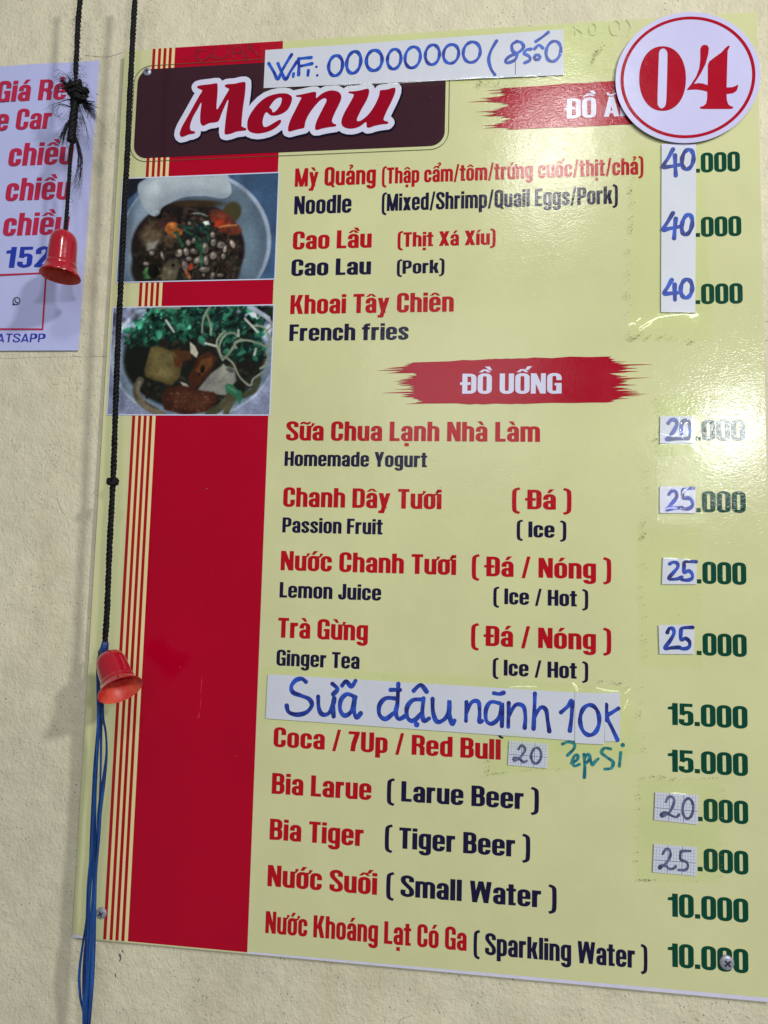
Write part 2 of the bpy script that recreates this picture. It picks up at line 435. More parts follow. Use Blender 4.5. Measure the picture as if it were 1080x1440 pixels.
        w = .56; g = stroke(bend(.3, 1, .3, 0, .5, .1)[:0] or [(.05, 1 - b), (.28, 1 - b)], a, b) + [box(0, 0, S, 1), box(S * .5, 1 - T2, w * .55, 1), box(S * .5, 0, w * .55, T2)]
        m = loop(-.0, 0, w, 1, R); g += [q for q in m if min(x for x, y in q[0]) > w * .42]
        if c == 'Đ': g += [box(-.09, .44, .33, .57)]
    elif c == 'S': w = .54; g = stroke(smooth([(w - a, .70), (w - a - .01, .87), (w / 2, 1.012 - b), (a + .01, .88), (a + .01, .70), (w / 2, .52),
                                    (w - a - .005, .34), (w - a, .13), (w / 2, b - .012), (a, .13), (a, .32)], 5), a, b)
    elif c == 'L': w = .44; g = [box(0, 0, S, 1), box(S * .5, 0, w, T2)]
    elif c == 'I': w = S; g = [box(0, 0, S, 1)]
    elif c == 'T': w = .50; g = [box(w / 2 - a, 0, w / 2 + a, 1), box(0, 1 - T2, w, 1)]
    elif c == 'F': w = .45; g = [box(0, 0, S, 1), box(.1, 1 - T2, w, 1), box(.1, .43, w - .03, .43 + T2)]
    elif c == 'E': w = .46; g = [box(0, 0, S, 1), box(.1, 1 - T2, w, 1), box(.1, .43, w - .03, .43 + T2), box(.1, 0, w, T2)]
    elif c == 'H': w = .57; g = [box(0, 0, S, 1), box(w - S, 0, w, 1), box(.1, .42, w - .1, .42 + T2)]
    elif c == 'N': w = .58; g = [box(0, 0, S * .93, 1), box(w - S * .93, 0, w, 1), dia(w - S * 1.05, 0, 0, 1, S * 1.05)]
    elif c == 'M': w = .74; q = w / 2 - a * .9; g = [box(0, 0, S * .9, 1), box(w - S * .9, 0, w, 1), dia(q, 0, 0, 1, S * 1.0), dia(q, 0, w - S, 1, S * 1.0)]
    elif c == 'K': w = .60; g = [box(0, 0, S, 1), dia(S * .8, .40, w - S * 1.15, 1, S * 1.08), dia(w - S * 1.08, 0, S * 1.05, .62, S * 1.08)]
    elif c == 'X': w = .60; g = [dia(0, 0, w - S * 1.12, 1, S * 1.12), dia(w - S * 1.12, 0, 0, 1, S * 1.12)]
    elif c == 'Y': w = .58; g = [box(w / 2 - a, 0, w / 2 + a, .45), dia(w / 2 - a, .34, 0, 1, S * 1.05), dia(w / 2 - a, .34, w - S * 1.05, 1, S * 1.05)]
    elif c == 'A': w = .60; g = [dia(0, 0, w / 2 - a, 1, S * .97), dia(w - S * .97, 0, w / 2 - a * .97, 1, S * .97), box(.15, .17, w - .15, .29)]
    elif c == 'J': w = .46; g = stroke(bend(w - a, 1, a, .32, b - .012, R), a, b)
    elif c == 'W':
        w = .88; q = w / 2 - a * .9; g = [dia(.10, 0, 0, 1, S * .95), dia(.12, 0, q, 1, S * .85), dia(w - .12 - S * .95, 0, q, 1, S * .95), dia(w - S - .12, 0, w - S * .95, 1, S * .95)]
    elif c in 'PBR':
        w = .55; g = [box(0, 0, S, 1)]
        def bowl(y0, y1, ww):
            m = loop(-.0, y0, ww, y1, .15); return [q for q in m if min(x for x, y in q[0]) > ww * .40] + [box(.1, y1 - T2, ww * .6, y1), box(.1, y0, ww * .6, y0 + T2)]
        if c == 'P': g += bowl(.38, 1, w)
        if c == 'B': g += bowl(.455, 1, w - .01) + bowl(0, .575, w + .005)
        if c == 'R': g += bowl(.43, 1, w) + [box(w - S, 0, w - .005, .42), box(w - S - .05, .36, w - .05, .48)]
    elif c == '1': w = .37; g = [box(w - S, 0, w, 1), ([(w - S, .86), (w - S, .70), (.0, .70), (.0, .82), (.1, .84)], []), box(w - S - .0, .7, w, .9)]
    elif c == '2':
        w = .54; g = stroke(smooth([(a, .64), (a, .84), (w / 2, 1.012 - b), (w - a, .86), (w - a, .66), (w * .5, .36), (a + .01, .10)], 6), a, b) + [box(0, 0, w, T2)]
    elif c == '5':
        w = .54; g = [box(.03, .48, .03 + S * .85, 1), box(.03, 1 - T2, w - .03, 1)] + stroke(smooth([(.10, .50), (.26, .60), (w - a - .02, .56), (w - a, .36), (w - a - .01, .13), (w / 2, b - .012), (a, .13), (a, .28)], 5), a, b)
    elif c == '7': w = .48; g = [box(0, 1 - T2, w, 1), ([(.09, 0), (.09 + S, 0), (.09 + S + .03, .30), (w, .9), (w, 1), (w - .2, .95), (.13, .40)], [])]
    elif c == '(': w = .27; g = stroke(smooth([(.30, 1.06), (.13, .98), (.085, .80), (.085, .10), (.13, -.12), (.30, -.20)], 5), .085, .06)
    elif c == ')': w = .27; g = stroke(smooth([(-.03, 1.06), (.14, .98), (.185, .80), (.185, .10), (.14, -.12), (-.03, -.20)], 5), .085, .06)
    elif c == '/': w = .36; g = [dia(0, -.05, w - .14, 1.05, .14)]
    elif c == '.': w = .19; g = [box(0, 0, .19, .19)]
    elif c == ' ': w = .21
    else: raise ValueError(c)
    return w, g
MARKS = {'\u0300': 'grave', '\u0301': 'acute', '\u0302': 'circ', '\u0303': 'tilde', '\u0306': 'breve', '\u0309': 'hook', '\u0323': 'dot', '\u031b': 'horn'}
GC = {}
def char(ch):
    if ch in GC: return GC[ch]
    d = unicodedata.normalize('NFD', ch); base = d[0]; marks = [MARKS[m] for m in d[1:]]
    w, g = glyph(base); g = list(g); cap = base.isupper(); top = 1.0 if cap else H_
    if base == 'i' and marks and any(m not in ('dot',) for m in marks): w, g = glyph('ı')
    cx = w / 2
    if 'dot' in marks: g.append(box(cx - .095, -.27, cx + .095, -.10))
    if 'horn' in marks: g += [([(w - .06, top - .13), (w + .07, top - .04), (w + .17, top + .12), (w + .02, top + .14), (w + .0, top - .0), (w - .10, top)], [])]
    y = top + .065
    if 'breve' in marks: g += stroke(smooth([(cx - .17, y + .14), (cx - .09, y + .03), (cx + .09, y + .03), (cx + .17, y + .14)], 4), .05, .042)
    if 'circ' in marks:
        g += [([(cx - .24, y), (cx - .08, y + .15), (cx + .08, y + .15), (cx + .24, y), (cx + .10, y), (cx, y + .085), (cx - .10, y)], [])]
    tx, ty = (cx + (.19 if 'circ' in marks else 0), y + (.10 if 'circ' in marks else 0))
    if 'acute' in marks: g += [([(tx - .10, ty), (tx + .03, ty), (tx + .19, ty + .19), (tx + .0, ty + .19)], [])]
    if 'grave' in marks: g += [([(tx - .02, ty), (tx + .10, ty), (tx + .0, ty + .19), (tx - .19, ty + .19)], [])]
    if 'tilde' in marks: g += stroke(smooth([(cx - .22, ty + .02), (cx - .10, ty + .10), (cx + .08, ty + .04), (cx + .21, ty + .13)], 5), .05, .05)
    if 'hook' in marks: g += stroke(smooth([(tx - .08, ty + .19), (tx + .06, ty + .22), (tx + .08, ty + .12), (tx - .01, ty + .07), (tx - .01, ty)], 4), .05, .04)
    GC[ch] = (w, union(g) if g else ([], [])); return GC[ch]
def text_mesh(txt, track=.062):
    x = 0; V = []; Tt = []
    for ch in txt:
        w, (v, t) = char(ch); s = len(V)
        V += [(x + p[0], p[1]) for p in v]; Tt += [[i + s for i in tr] for tr in t]
        x += w + track
    return V, Tt
def text_line(txt, x0, x1, yb, yt, y, mat, parent, name, slant=0.0, yb1=None, label=None, track=.062, frac=1.0):
    """baseline starts at pixel (x0,yb), ends near pixel x1; cap top at pixel yt above the start"""
    V, Tt = text_mesh(txt, track); V = np.array(V)
    p0 = at(x0, yb, y); top = at(x0, yt, y)
    hgt = top[2] - p0[2]
    if yb1 is None:
        yy = yb
        for _ in range(6):
            p1 = at(x1, yy, y); yy = proj((p1[0], y, p0[2]))[1]
        p1 = np.array([p1[0], y, p0[2]])
    else: p1 = at(x1, yb1, y)
    xs = V[:, 0]; u = (xs - xs.min()) / (xs.max() - xs.min()) * frac
    X = p0[0] + u * (p1[0] - p0[0]) + V[:, 1] * hgt * slant
    Z = p0[2] + u * (p1[2] - p0[2]) + V[:, 1] * hgt
    T = []
    for tri in Tt:
        (ax, az), (bx, bz), (cx, cz) = ((X[i], Z[i]) for i in tri)
        T.append(tri if (bx - ax) * (cz - az) - (cx - ax) * (bz - az) > 0 else tri[::-1])
    return mesh_obj(name, np.stack([X, np.full(len(X), y), Z], 1), T, mat, parent, label=label)
def writing(name, strokes, pen_px, y, mat, parent, ox, oy, s, discs=(), label=None, sm=6):
    """hand writing: strokes given in zoomed pixels"""
    pcs = []
    px = np.linalg.norm(at(ox + 30, oy, y) - at(ox, oy, y)) / 30; r = pen_px * px / 2 * 1.14
    for st in strokes:
        closed = st[0] == 'loop'
        pts = st[1:] if closed else st
        pts = [a2(ox + X / s, oy + Y / s, y) for X, Y in pts]
        pts = smooth(pts, sm, closed)
        n = len(pts); wv = [1 + .12 * math.sin(i * .45 + ox + oy) for i in range(n)]
        pcs += stroke(pts, r, r, closed, wv)
        if not closed: pcs += [(disc(pts[0], r * wv[0] * 1.02, n=12), []), (disc(pts[-1], r * wv[-1] * 1.02, n=12), [])]
    for (X, Y, R) in discs: pcs.append((disc(a2(ox + X / s, oy + Y / s, y), R * px / s, n=14), []))
    return sheet(name, pcs, y, mat, parent, label)
def ell(cx, cy, rx, ry, rot=0.0, n=14):
    r = math.radians(rot)
    return ['loop'] + [(cx + rx * math.cos(t) * math.cos(r) - ry * math.sin(t) * math.sin(r), cy + rx * math.cos(t) * math.sin(r) + ry * math.sin(t) * math.cos(r))
                       for t in (2 * math.pi * i / n for i in range(n))]

# ------------------------------------------------------------------ the wall
WY = 0.0062
nx, nz = 2, 2
wall = mesh_obj('wall', [(-2.2, WY, -2.0), (2.2, WY, -2.0), (2.2, WY, 2.0), (-2.2, WY, 2.0),
                         (-2.2, WY + .12, -2.0), (2.2, WY + .12, -2.0), (2.2, WY + .12, 2.0), (-2.2, WY + .12, 2.0)],
                [(0, 1, 2, 3), (5, 4, 7, 6), (4, 0, 3, 7), (1, 5, 6, 2), (3, 2, 6, 7), (4, 5, 1, 0)], M['wall'])
wall['kind'] = 'structure'

def wall_mark(pts, w, mat='wall_scuff', name='scuff'):
    P = [a2(*p, WY) for p in smooth(pts, 6)]
    return sheet(name, stroke(P, w * pxm / 2, None, False, [random.uniform(.3, 1.2) for _ in P]), WY - .0003, M[mat], wall)
pxm = 1 / 1640.0
M['wall_scuff'] = plain('wall_scuff', srgb(156, 151, 130), 0.8); M['wall_dark'] = plain('wall_dirt', srgb(84, 80, 88), 0.9); M['wall_pale'] = plain('wall_pale_crest', srgb(206, 200, 178), 0.7)
wall_mark([(-40, 506), (40, 503), (100, 501.5), (150, 501)], .6); wall_mark([(120, 78), (150, 80), (172, 74)], 1.0)
wall_mark([(8, 640), (22, 650), (32, 661), (48, 659), (58, 664)], 1.4, 'wall_pale', 'crack'); wall_mark([(80, 700), (86, 716), (92, 724)], 1.0)
wall_mark([(168, 1341), (170, 1347), (168, 1352)], 3.0, 'wall_dark'); wall_mark([(162, 1368), (163, 1374)], 2.4, 'wall_dark'); wall_mark([(172, 1336), (174, 1340)], 1.6, 'wall_dark')
wall_mark([(560, 1440), (566, 1432), (580, 1428)], 1.2); wall_mark([(1077, 452), (1082, 452)], 1.0); wall_mark([(1076, 479), (1082, 478)], 1.2); wall_mark([(1077, 543), (1084, 541)], 1.2)

# ------------------------------------------------------------------ the menu board
BX0, BX1, BZ0, BZ1 = -0.297, 0.297, -0.42, 0.42
board = empty('menu_board', (0, 0, BZ0), 'large yellow and red menu board with food prices screwed to the cream wall', 'menu board')
TH = 0.005
V = []; Fc = []
o = mesh_obj('panel', [(BX0, 0, BZ0), (BX1, 0, BZ0), (BX1, 0, BZ1), (BX0, 0, BZ1), (BX0, TH, BZ0), (BX1, TH, BZ0), (BX1, TH, BZ1), (BX0, TH, BZ1)],
             [(0, 1, 2, 3), (5, 4, 7, 6), (4, 0, 3, 7), (1, 5, 6, 2), (3, 2, 6, 7), (4, 5, 1, 0)], None, board,
             mats=[M['yellow'], M['edge']], fm=[0, 1, 1, 1, 1, 1])
def rect_x(name, xa, xb, za, zb, y, mat, label=None, parent=board):
    return sheet(name, ([(xa, za), (xb, za), (xb, zb), (xa, zb)], [[0, 1, 2], [0, 2, 3]]), y, mat, parent, label)
def bx(px): return at(px, 1322)[0]      # board x read along the bottom row
e = 0.00012
rx0, rx1 = a2(179.6, 1328)[0], a2(347.6, 1343)[0]
rect_x('colour_column', rx0, rx1, BZ0 + .0012, BZ1, -e, M['red'], 'wide red column printed down the left side')
for i, (xa, xb) in enumerate(((145.0, 149.4), (153.9, 158.2), (162.2, 166.6), (170.6, 174.9))):
    rect_x('stripe', a2(xa, 1325)[0], a2(xb, 1325)[0], BZ0 + .001, BZ1, -2 * e, M['stripe'])
rect_x('cream_band', a2(145.2, 1325)[0], rx0, BZ0 + .001, BZ1, -e, M['cream'])
# unprinted white margin along the foot
mz = a2(1000, 1398.6)[1]
sheet('white_margin', [([(rx1 - .0, BZ0 + .0002), (BX1 - .0002, BZ0 + .0002), (BX1 - .0002, BZ0 + .0033), (rx1 + .0, BZ0 + .0018)], [])], -e, M['core'], board)
sheet('white_margin', [([(BX0 + .0002, BZ0 + .0002), (BX0 + .022, BZ0 + .0002), (BX0 + .022, BZ0 + .0008), (BX0 + .0002, BZ0 + .0030)], [])], -e, M['core'], board)

# brown title plaque with its thin outline
def rrect(x0, z0, x1, z1, r, n=8):
    P = []
    for cx, cz, a0 in ((x1 - r, z0 + r, -90), (x1 - r, z1 - r, 0), (x0 + r, z1 - r, 90), (x0 + r, z0 + r, 180)):
        for i in range(n + 1):
            t = math.radians(a0 + 90 * i / n); P.append((cx + r * math.cos(t), cz + r * math.sin(t)))
    return P
qx0 = a2(189.5, 190)[0]; qx1 = a2(626, 160)[0]; qz1 = a2(222, 97)[1]; qz0 = a2(393, 214.5)[1]
sheet('plaque', [(rrect(qx0, qz0, qx1, qz1, .0135), [])], -3 * e, M['brown'], board, 'dark brown rounded title panel')
g_ = 0.0038
sheet('plaque_outline', [(rrect(qx0 - g_, qz0 - g_, qx1 + g_, qz1 + g_, .017), [rrect(qx0 - g_ + .0005, qz0 - g_ + .0005, qx1 + g_ - .0005, qz1 + g_ - .0005, .0166)])], -4 * e, M['line'], board)

# script title
Mp = [(290,192),(330,183),(400,175),(445,168),(458,180),(458,250),(450,385),(480,350),(520,280),(553,225),(550,212),(525,200),(520,185),(545,175),(600,172),(650,160),(685,157),(695,175),(688,270),(672,380),(660,515),(668,535),(698,548),(695,565),(620,575),(580,590),(535,600),(518,590),(520,540),(532,430),(550,305),(515,370),(490,430),(468,485),(440,497),(385,505),(345,525),(325,520),(312,490),(313,420),(322,330),(290,385),(250,455),(228,520),(228,555),(240,568),(268,575),(262,592),(215,600),(165,620),(145,612),(140,585),(160,530),(200,460),(250,370),(300,280),(328,235),(320,222),(290,208)]
ep = [(708,520),(715,470),(745,410),(800,340),(870,285),(950,258),(1020,252),(1060,262),(1085,285),(1080,330),(1050,390),(1000,425),(950,440),(905,438),(872,412),(850,440),(838,490),(845,530),(870,535),(910,515),(960,485),(985,475),(995,487),(980,515),(930,555),(870,580),(800,592),(745,583),(715,560)]
eh = [(895,372),(915,340),(945,305),(980,288),(1000,295),(992,340),(968,380),(940,408),(922,412),(918,395),(908,382)]
npoly = [(160,270),(190,265),(250,252),(310,240),(330,250),(330,292),(370,260),(420,235),(470,228),(515,240),(538,265),(540,300),(520,350),(490,410),(465,470),(465,495),(480,510),(498,515),(490,532),(440,538),(380,550),(335,562),(320,550),(325,510),(345,460),(380,390),(415,320),(412,298),(395,295),(360,315),(310,370),(265,435),(240,490),(230,540),(215,548),(160,560),(108,575),(93,565),(95,530),(115,470),(150,400),(185,330),(203,295),(198,285),(165,282)]
upoly = [(602,238),(640,236),(700,228),(750,215),(772,218),(775,250),(755,310),(715,380),(685,440),(672,475),(680,487),(710,480),(760,440),(800,390),(835,330),(860,270),(865,235),(880,225),(930,220),(980,205),(998,215),(990,260),(960,330),(925,400),(900,460),(900,480),(920,488),(938,495),(930,510),(880,515),(820,528),(775,543),(755,535),(750,495),(700,530),(650,548),(600,550),(560,535),(543,510),(545,470),(570,410),(610,340),(640,285),(645,262),(625,255),(605,250)]
c1 = lambda P: px_poly(P, 230, 90, 6); c2 = lambda P: px_poly(P, 390, 90, 6)
logo = [(smooth(c1(Mp), 3, True), []), (smooth(c1(ep), 3, True), [smooth(c1(eh), 3, True)]), (smooth(c2(npoly), 3, True), []), (smooth(c2(upoly), 3, True), [])]
def fat(pcs, r, dx=0, dz=0):
    out = []
    for pos, hs in pcs:
        P = [(x + dx, z + dz) for x, z in pos][::2]
        out.append((P, [])); out += stroke(P, r, r, True)
        out += [(disc(p, r, n=14), []) for p in P]
    return out
pxm = 1 / 1640.0
sheet('title_shadow', fat(logo, 11.4 * pxm, 0.9 * pxm, -1.5 * pxm), -5 * e, M['black_ink'], board)
sheet('title_outline', fat(logo, 9.4 * pxm), -6 * e, M['white_ink'], board)
sheet('title_letters', logo, -7 * e, M['logo_red'], board, 'red script lettering reading Menu')

# brush banners
def banner(tl, tr, br, bl, lt, rt, name, label, seed, cut=None):
    """tl..bl px corners of the solid body; lt/rt how far strands reach out (px)"""
    r = random.Random(seed); pcs = []; n = 44
    P = [np.array(a2(*q)) for q in (tl, tr, br, bl)]
    pcs.append(([tuple(q) for q in P], []))
    ux = (P[1] - P[0]) / np.linalg.norm(P[1] - P[0]); px = pxm
    for side, a_, b_, reach, sg in ((0, P[0], P[3], lt, -1), (1, P[1], P[2], rt, 1)):
        for k in range(n):
            t0 = k / n; t1 = (k + 1.0 + r.random() * .8) / n
            L = (reach * (0.10 + .30 * (.5 + .5 * math.sin(k * .45 + seed * side + seed)) + (.7 * r.random() ** 1.3 if r.random() < .4 else .2 * r.random())) * (1 - .45 * abs(2 * (k + .5) / n - 1) ** 2)) * px
            p0 = a_ + (b_ - a_) * t0; p1 = a_ + (b_ - a_) * min(t1, 1.0)
            mid = (p0 + p1) / 2 + ux * sg * L + np.array([0, r.uniform(-1, 1) * .0005])
            q0 = p0 - ux * sg * .004; q1 = p1 - ux * sg * .004
            s_ = ux * sg * L * r.uniform(.25, .5)
            pcs.append(([tuple(q0), tuple(p0 + s_), tuple(mid), tuple(p1 + s_), tuple(q1)], []))
    # ragged top and bottom hairs
    for k in range(14):
        x = r.uniform(.05, .8); L = r.uniform(.1, .3)
        for (pa, pb, sg) in ((P[0], P[1], 1), (P[3], P[2], -1)):
            s0 = pa + (pb - pa) * x; s1 = pa + (pb - pa) * (x + L / 2); s2 = pa + (pb - pa) * min(x + L, 1)
            pcs.append(([tuple(s0), tuple(s2), tuple(s1 + np.array([0, sg * r.uniform(.0003, .0012)]))], []))
    return sheet(name, pcs, -2 * e, M['banner'], board, label)
banner((718, 123.5), (955, 110), (960, 170), (728, 182), 82, 30, 'brush_banner', 'red brush stroke banner reading ĐỒ ĂN, partly under the number sticker', 3)
banner((588, 509.5), (852, 501.5), (852, 566), (600, 567.5), 76, 76, 'brush_banner', 'red brush stroke banner reading ĐỒ UỐNG', 5)
text_line('ĐỒ ĂN', 794, 893, 167, 139, -3 * e, M['white_ink'], board, 'banner_text', track=.05)
text_line('ĐỒ UỐNG', 646.7, 789.7, 553.6, 525.6, -3 * e, M['white_ink'], board, 'banner_text', track=.05)

# printed dish names, translations and prices
R_, N_, G_ = M['text_red'], M['navy'], M['green']
dish, tran = 'dish_name', 'translation'
LINES = [
 ('Mỳ Quảng', 414.5, 528.4, 262.5, 237, R_, dish), ('(Thập cẩm/tôm/trứng cuốc/thịt/chả)', 537, 905, 258.4, 236, R_, dish),
 ('Noodle', 413.5, 494, 301.3, 276, N_, tran), ('(Mixed/Shrimp/Quail Eggs/Pork)', 536.7, 869, 296.8, 273, N_, tran),
 ('Cao Lầu', 411.6, 522.5, 350.8, 325.8, R_, dish), ('(Thịt Xá Xíu)', 559, 697, 347.2, 327, R_, dish),
 ('Cao Lau', 409.6, 521.5, 388, 365, N_, tran), ('(Pork)', 558, 625, 385, 366.5, N_, tran),
 ('Khoai Tây Chiên', 408, 638, 441.6, 415, R_, dish), ('French fries', 406.7, 574.5, 479.4, 456.3, N_, tran),
 ('Sữa Chua Lạnh Nhà Làm', 402, 759.4, 619.2, 592.5, R_, dish), ('Homemade Yogurt', 400, 600.5, 655, 634.5, N_, tran),
 ('Chanh Dây Tươi', 398, 620.7, 712.3, 685.3, R_, dish), ('( Đá )', 720, 803.7, 715.6, 688.2, R_, dish),
 ('Passion Fruit', 396.9, 538, 748.6, 727.5, N_, tran), ('( Ice )', 726.7, 796.5, 755, 733, N_, tran),
 ('Nước Chanh Tươi', 394.5, 641.3, 801.7, 774.5, R_, dish), ('( Đá / Nóng )', 663.4, 859.7, 809.6, 782, R_, dish),
 ('Lemon Juice', 393, 535.8, 840, 818.4, N_, tran), ('( Ice / Hot )', 693.8, 827.3, 849, 827, N_, tran),
 ('Trà Gừng', 390.6, 517.2, 896.4, 868.5, R_, dish), ('( Đá / Nóng )', 662.4, 859.7, 907.4, 879, R_, dish),
 ('Ginger Tea', 388.6, 505.4, 935.7, 913.5, N_, tran), ('( Ice / Hot )', 692.9, 827.3, 949.2, 927, N_, tran),
 ('( Ice / Hot )', 700, 834, 1033, 1011, N_, tran),
 ('Coca / 7Up / Red Bull', 384.5, 704, 1050, 1022.5, R_, dish),
 ('Bia Larue', 382, 522, 1116, 1086.7, R_, dish), ('( Larue Beer )', 544, 757.8, 1125.5, 1097, N_, tran),
 ('Bia Tiger', 379, 511, 1180.5, 1151, R_, dish), ('( Tiger Beer )', 541, 745.6, 1191.5, 1162, N_, tran),
 ('Nước Suối', 376, 530, 1246, 1216, R_, dish), ('( Small Water )', 543, 782.8, 1258.7, 1229, N_, tran),
 ('Nước Khoáng Lạt Có Ga', 373, 656, 1312, 1281, R_, dish), ('( Sparkling Water )', 666, 910.6, 1341, 1310.5, N_, tran)]
for (txt, x0, x1, yb, yt, mt, nm) in LINES: text_line(txt, x0, x1, yb, yt, -2 * e, mt, board, nm)
PR = [('.000', 978.4, 1040.8, 242.6, 215.4), ('.000', 978.4, 1042.7, 333, 305.5), ('.000', 978.4, 1044.7, 427.5, 399.5),
      ('.000', 978.8, 1048, 619.2, 590.2), ('.000', 978.8, 1049, 720, 690.5), ('.000', 979.8, 1049.8, 820.3, 789.8),
      ('.000', 980, 1050.4, 921, 890), ('15.000', 939.6, 1051.5, 1019, 988.3), ('15.000', 939.6, 1052, 1085, 1053.8),
      ('.000', 981.4, 1052.5, 1154.5, 1122.5), ('.000', 981.4, 1052.7, 1225, 1192.5), ('10.000', 939.6, 1052.7, 1288.5, 1256),
      ('10.000', 939.6, 1052.7, 1359, 1326)]
for (txt, x0, x1, yb, yt) in PR: text_line(txt, x0, x1, yb, yt, -2 * e, G_, board, 'price', track=.05)

# ------------------------------------------------------------------ food photographs, painted into a colour attribute on a fine grid
class Canvas:
    def __init__(s, quad, n=400):
        s.c = [np.array(a2(*q)) for q in quad]         # tl tr br bl
        s.x0 = min(p[0] for p in s.c); s.x1 = max(p[0] for p in s.c); s.z0 = min(p[1] for p in s.c); s.z1 = max(p[1] for p in s.c)
        s.x0 = (s.c[0][0] + s.c[3][0]) / 2; s.x1 = (s.c[1][0] + s.c[2][0]) / 2; s.z1 = (s.c[0][1] + s.c[1][1]) / 2; s.z0 = (s.c[2][1] + s.c[3][1]) / 2
        s.W = n; s.H = int(n * (s.z1 - s.z0) / (s.x1 - s.x0))
        X, Z = np.meshgrid(np.linspace(s.x0, s.x1, s.W), np.linspace(s.z1, s.z0, s.H))
        s.X, s.Z = X, Z
        Q = np.stack([X - CAM[0], np.full_like(X, -CAM[1]), Z - CAM[2]], -1) @ RM.T
        s.px = F * Q[..., 0] / Q[..., 2] + PW / 2; s.py = F * Q[..., 1] / Q[..., 2] + PH / 2
        s.img = np.zeros((s.H, s.W, 3))
    def frame(s, ox, oy, sc): s.u = (s.px - ox) * sc; s.v = (s.py - oy) * sc
    def put(s, m, col, nz=0.0):
        col = np.array(col, float)
        if nz: col = col + rng.normal(0, nz, (s.H, s.W, 1))
        m = np.clip(m, 0, 1)[..., None]; s.img = s.img * (1 - m) + col * m
    def ell(s, cx, cy, rx, ry, rot, col, soft=6, nz=0, hl=None):
        r = math.radians(rot); dx, dy = s.u - cx, s.v - cy
        a = (dx * math.cos(r) + dy * math.sin(r)) / rx; b = (-dx * math.sin(r) + dy * math.cos(r)) / ry
        d = (1 - np.hypot(a, b)) * min(rx, ry) / soft + .5
        s.put(d, col, nz)
        if hl is not None: s.put(np.clip((1 - np.hypot(a + .25, b + .35) * 1.7), 0, 1) * np.clip(d, 0, 1), hl)
    def line(s, pts, wd, col, soft=3, w1=None):
        P = smooth(pts, 5) if len(pts) > 2 else pts
        m = np.zeros_like(s.u)
        for i in range(len(P) - 1):
            (x0, y0), (x1, y1) = P[i], P[i + 1]; dx, dy = x1 - x0, y1 - y0; L = dx * dx + dy * dy + 1e-9
            t = np.clip(((s.u - x0) * dx + (s.v - y0) * dy) / L, 0, 1)
            d = np.hypot(s.u - x0 - t * dx, s.v - y0 - t * dy)
            m = np.maximum(m, (wd - d) / soft + .5)
        s.put(m, col)
    def rpoly(s, pts, *a, **k): s.poly(smooth(pts, 4, True), *a, **k)
    def poly(s, pts, col, soft=5, nz=0):
        P = np.array(pts, float); n = len(P); ins = np.zeros(s.u.shape, bool); dm = np.full(s.u.shape, 1e9)
        for i in range(n):
            x0, y0 = P[i]; x1, y1 = P[(i + 1) % n]
            c = ((y0 > s.v) != (y1 > s.v)) & (s.u < (x1 - x0) * (s.v - y0) / (y1 - y0 + 1e-12) + x0); ins ^= c
            dx, dy = x1 - x0, y1 - y0; t = np.clip(((s.u - x0) * dx + (s.v - y0) * dy) / (dx * dx + dy * dy + 1e-9), 0, 1)
            dm = np.minimum(dm, np.hypot(s.u - x0 - t * dx, s.v - y0 - t * dy))
        s.put(np.where(ins, dm, -dm) / soft + .5, col, nz)
    def blur(s):
        for ax in (0, 1, 0, 1): s.img = .25 * np.roll(s.img, 1, ax) + .5 * s.img + .25 * np.roll(s.img, -1, ax)
    def noise(s, n, amp, mask=None):
        g = rng.normal(0, 1, (n, int(n * s.W / s.H) + 1))
        yy = np.linspace(0, g.shape[0] - 1.001, s.H); xx = np.linspace(0, g.shape[1] - 1.001, s.W)
        y0 = yy.astype(int); x0 = xx.astype(int); fy = (yy - y0)[:, None]; fx = (xx - x0)[None, :]
        fy = fy * fy * (3 - 2 * fy); fx = fx * fx * (3 - 2 * fx)
        v = (g[y0][:, x0] * (1 - fx) + g[y0][:, x0 + 1] * fx) * (1 - fy) + (g[y0 + 1][:, x0] * (1 - fx) + g[y0 + 1][:, x0 + 1] * fx) * fy
        s.img = s.img * (1 + amp * v[..., None] * (1 if mask is None else mask[..., None]))
    def build(s, name, label, y, border):
        im = np.clip(s.img, 0, 255) / 255
        m = ((s.X - s.x0) < border) | ((s.x1 - s.X) < border) | ((s.Z - s.z0) < border) | ((s.z1 - s.Z) < border)
        im[m] = np.array([186, 190, 214]) / 255
        lin = np.where(im <= .04045, im / 12.92, ((im + .055) / 1.055) ** 2.4) / .72
        V = np.stack([s.X, np.full_like(s.X, y), s.Z], -1).reshape(-1, 3)
        i = np.arange(s.H * s.W).reshape(s.H, s.W)
        q = np.stack([i[1:, :-1], i[1:, 1:], i[:-1, 1:], i[:-1, :-1]], -1).reshape(-1, 4)
        o = mesh_obj(name, V, q, M['photo'], board, label=label)
        at_ = o.data.color_attributes.new('print', 'FLOAT_COLOR', 'POINT')
        at_.data.foreach_set('color', np.concatenate([lin.reshape(-1, 3), np.ones((len(V), 1))], 1).astype(np.float32).ravel())
        return o
def leaf(c, x, y, L, wd, rot, col):
    r = math.radians(rot); ca, sa = math.cos(r), math.sin(r)
    c.poly([(x + (u * ca - v * sa) * L, y + (u * sa + v * ca) * L) for u, v in ((-1, 0), (-.6, -wd * .7), (0, -wd), (.6, -wd * .6), (1, 0), (.5, wd * .6), (0, wd), (-.6, wd * .7))], col, 4)

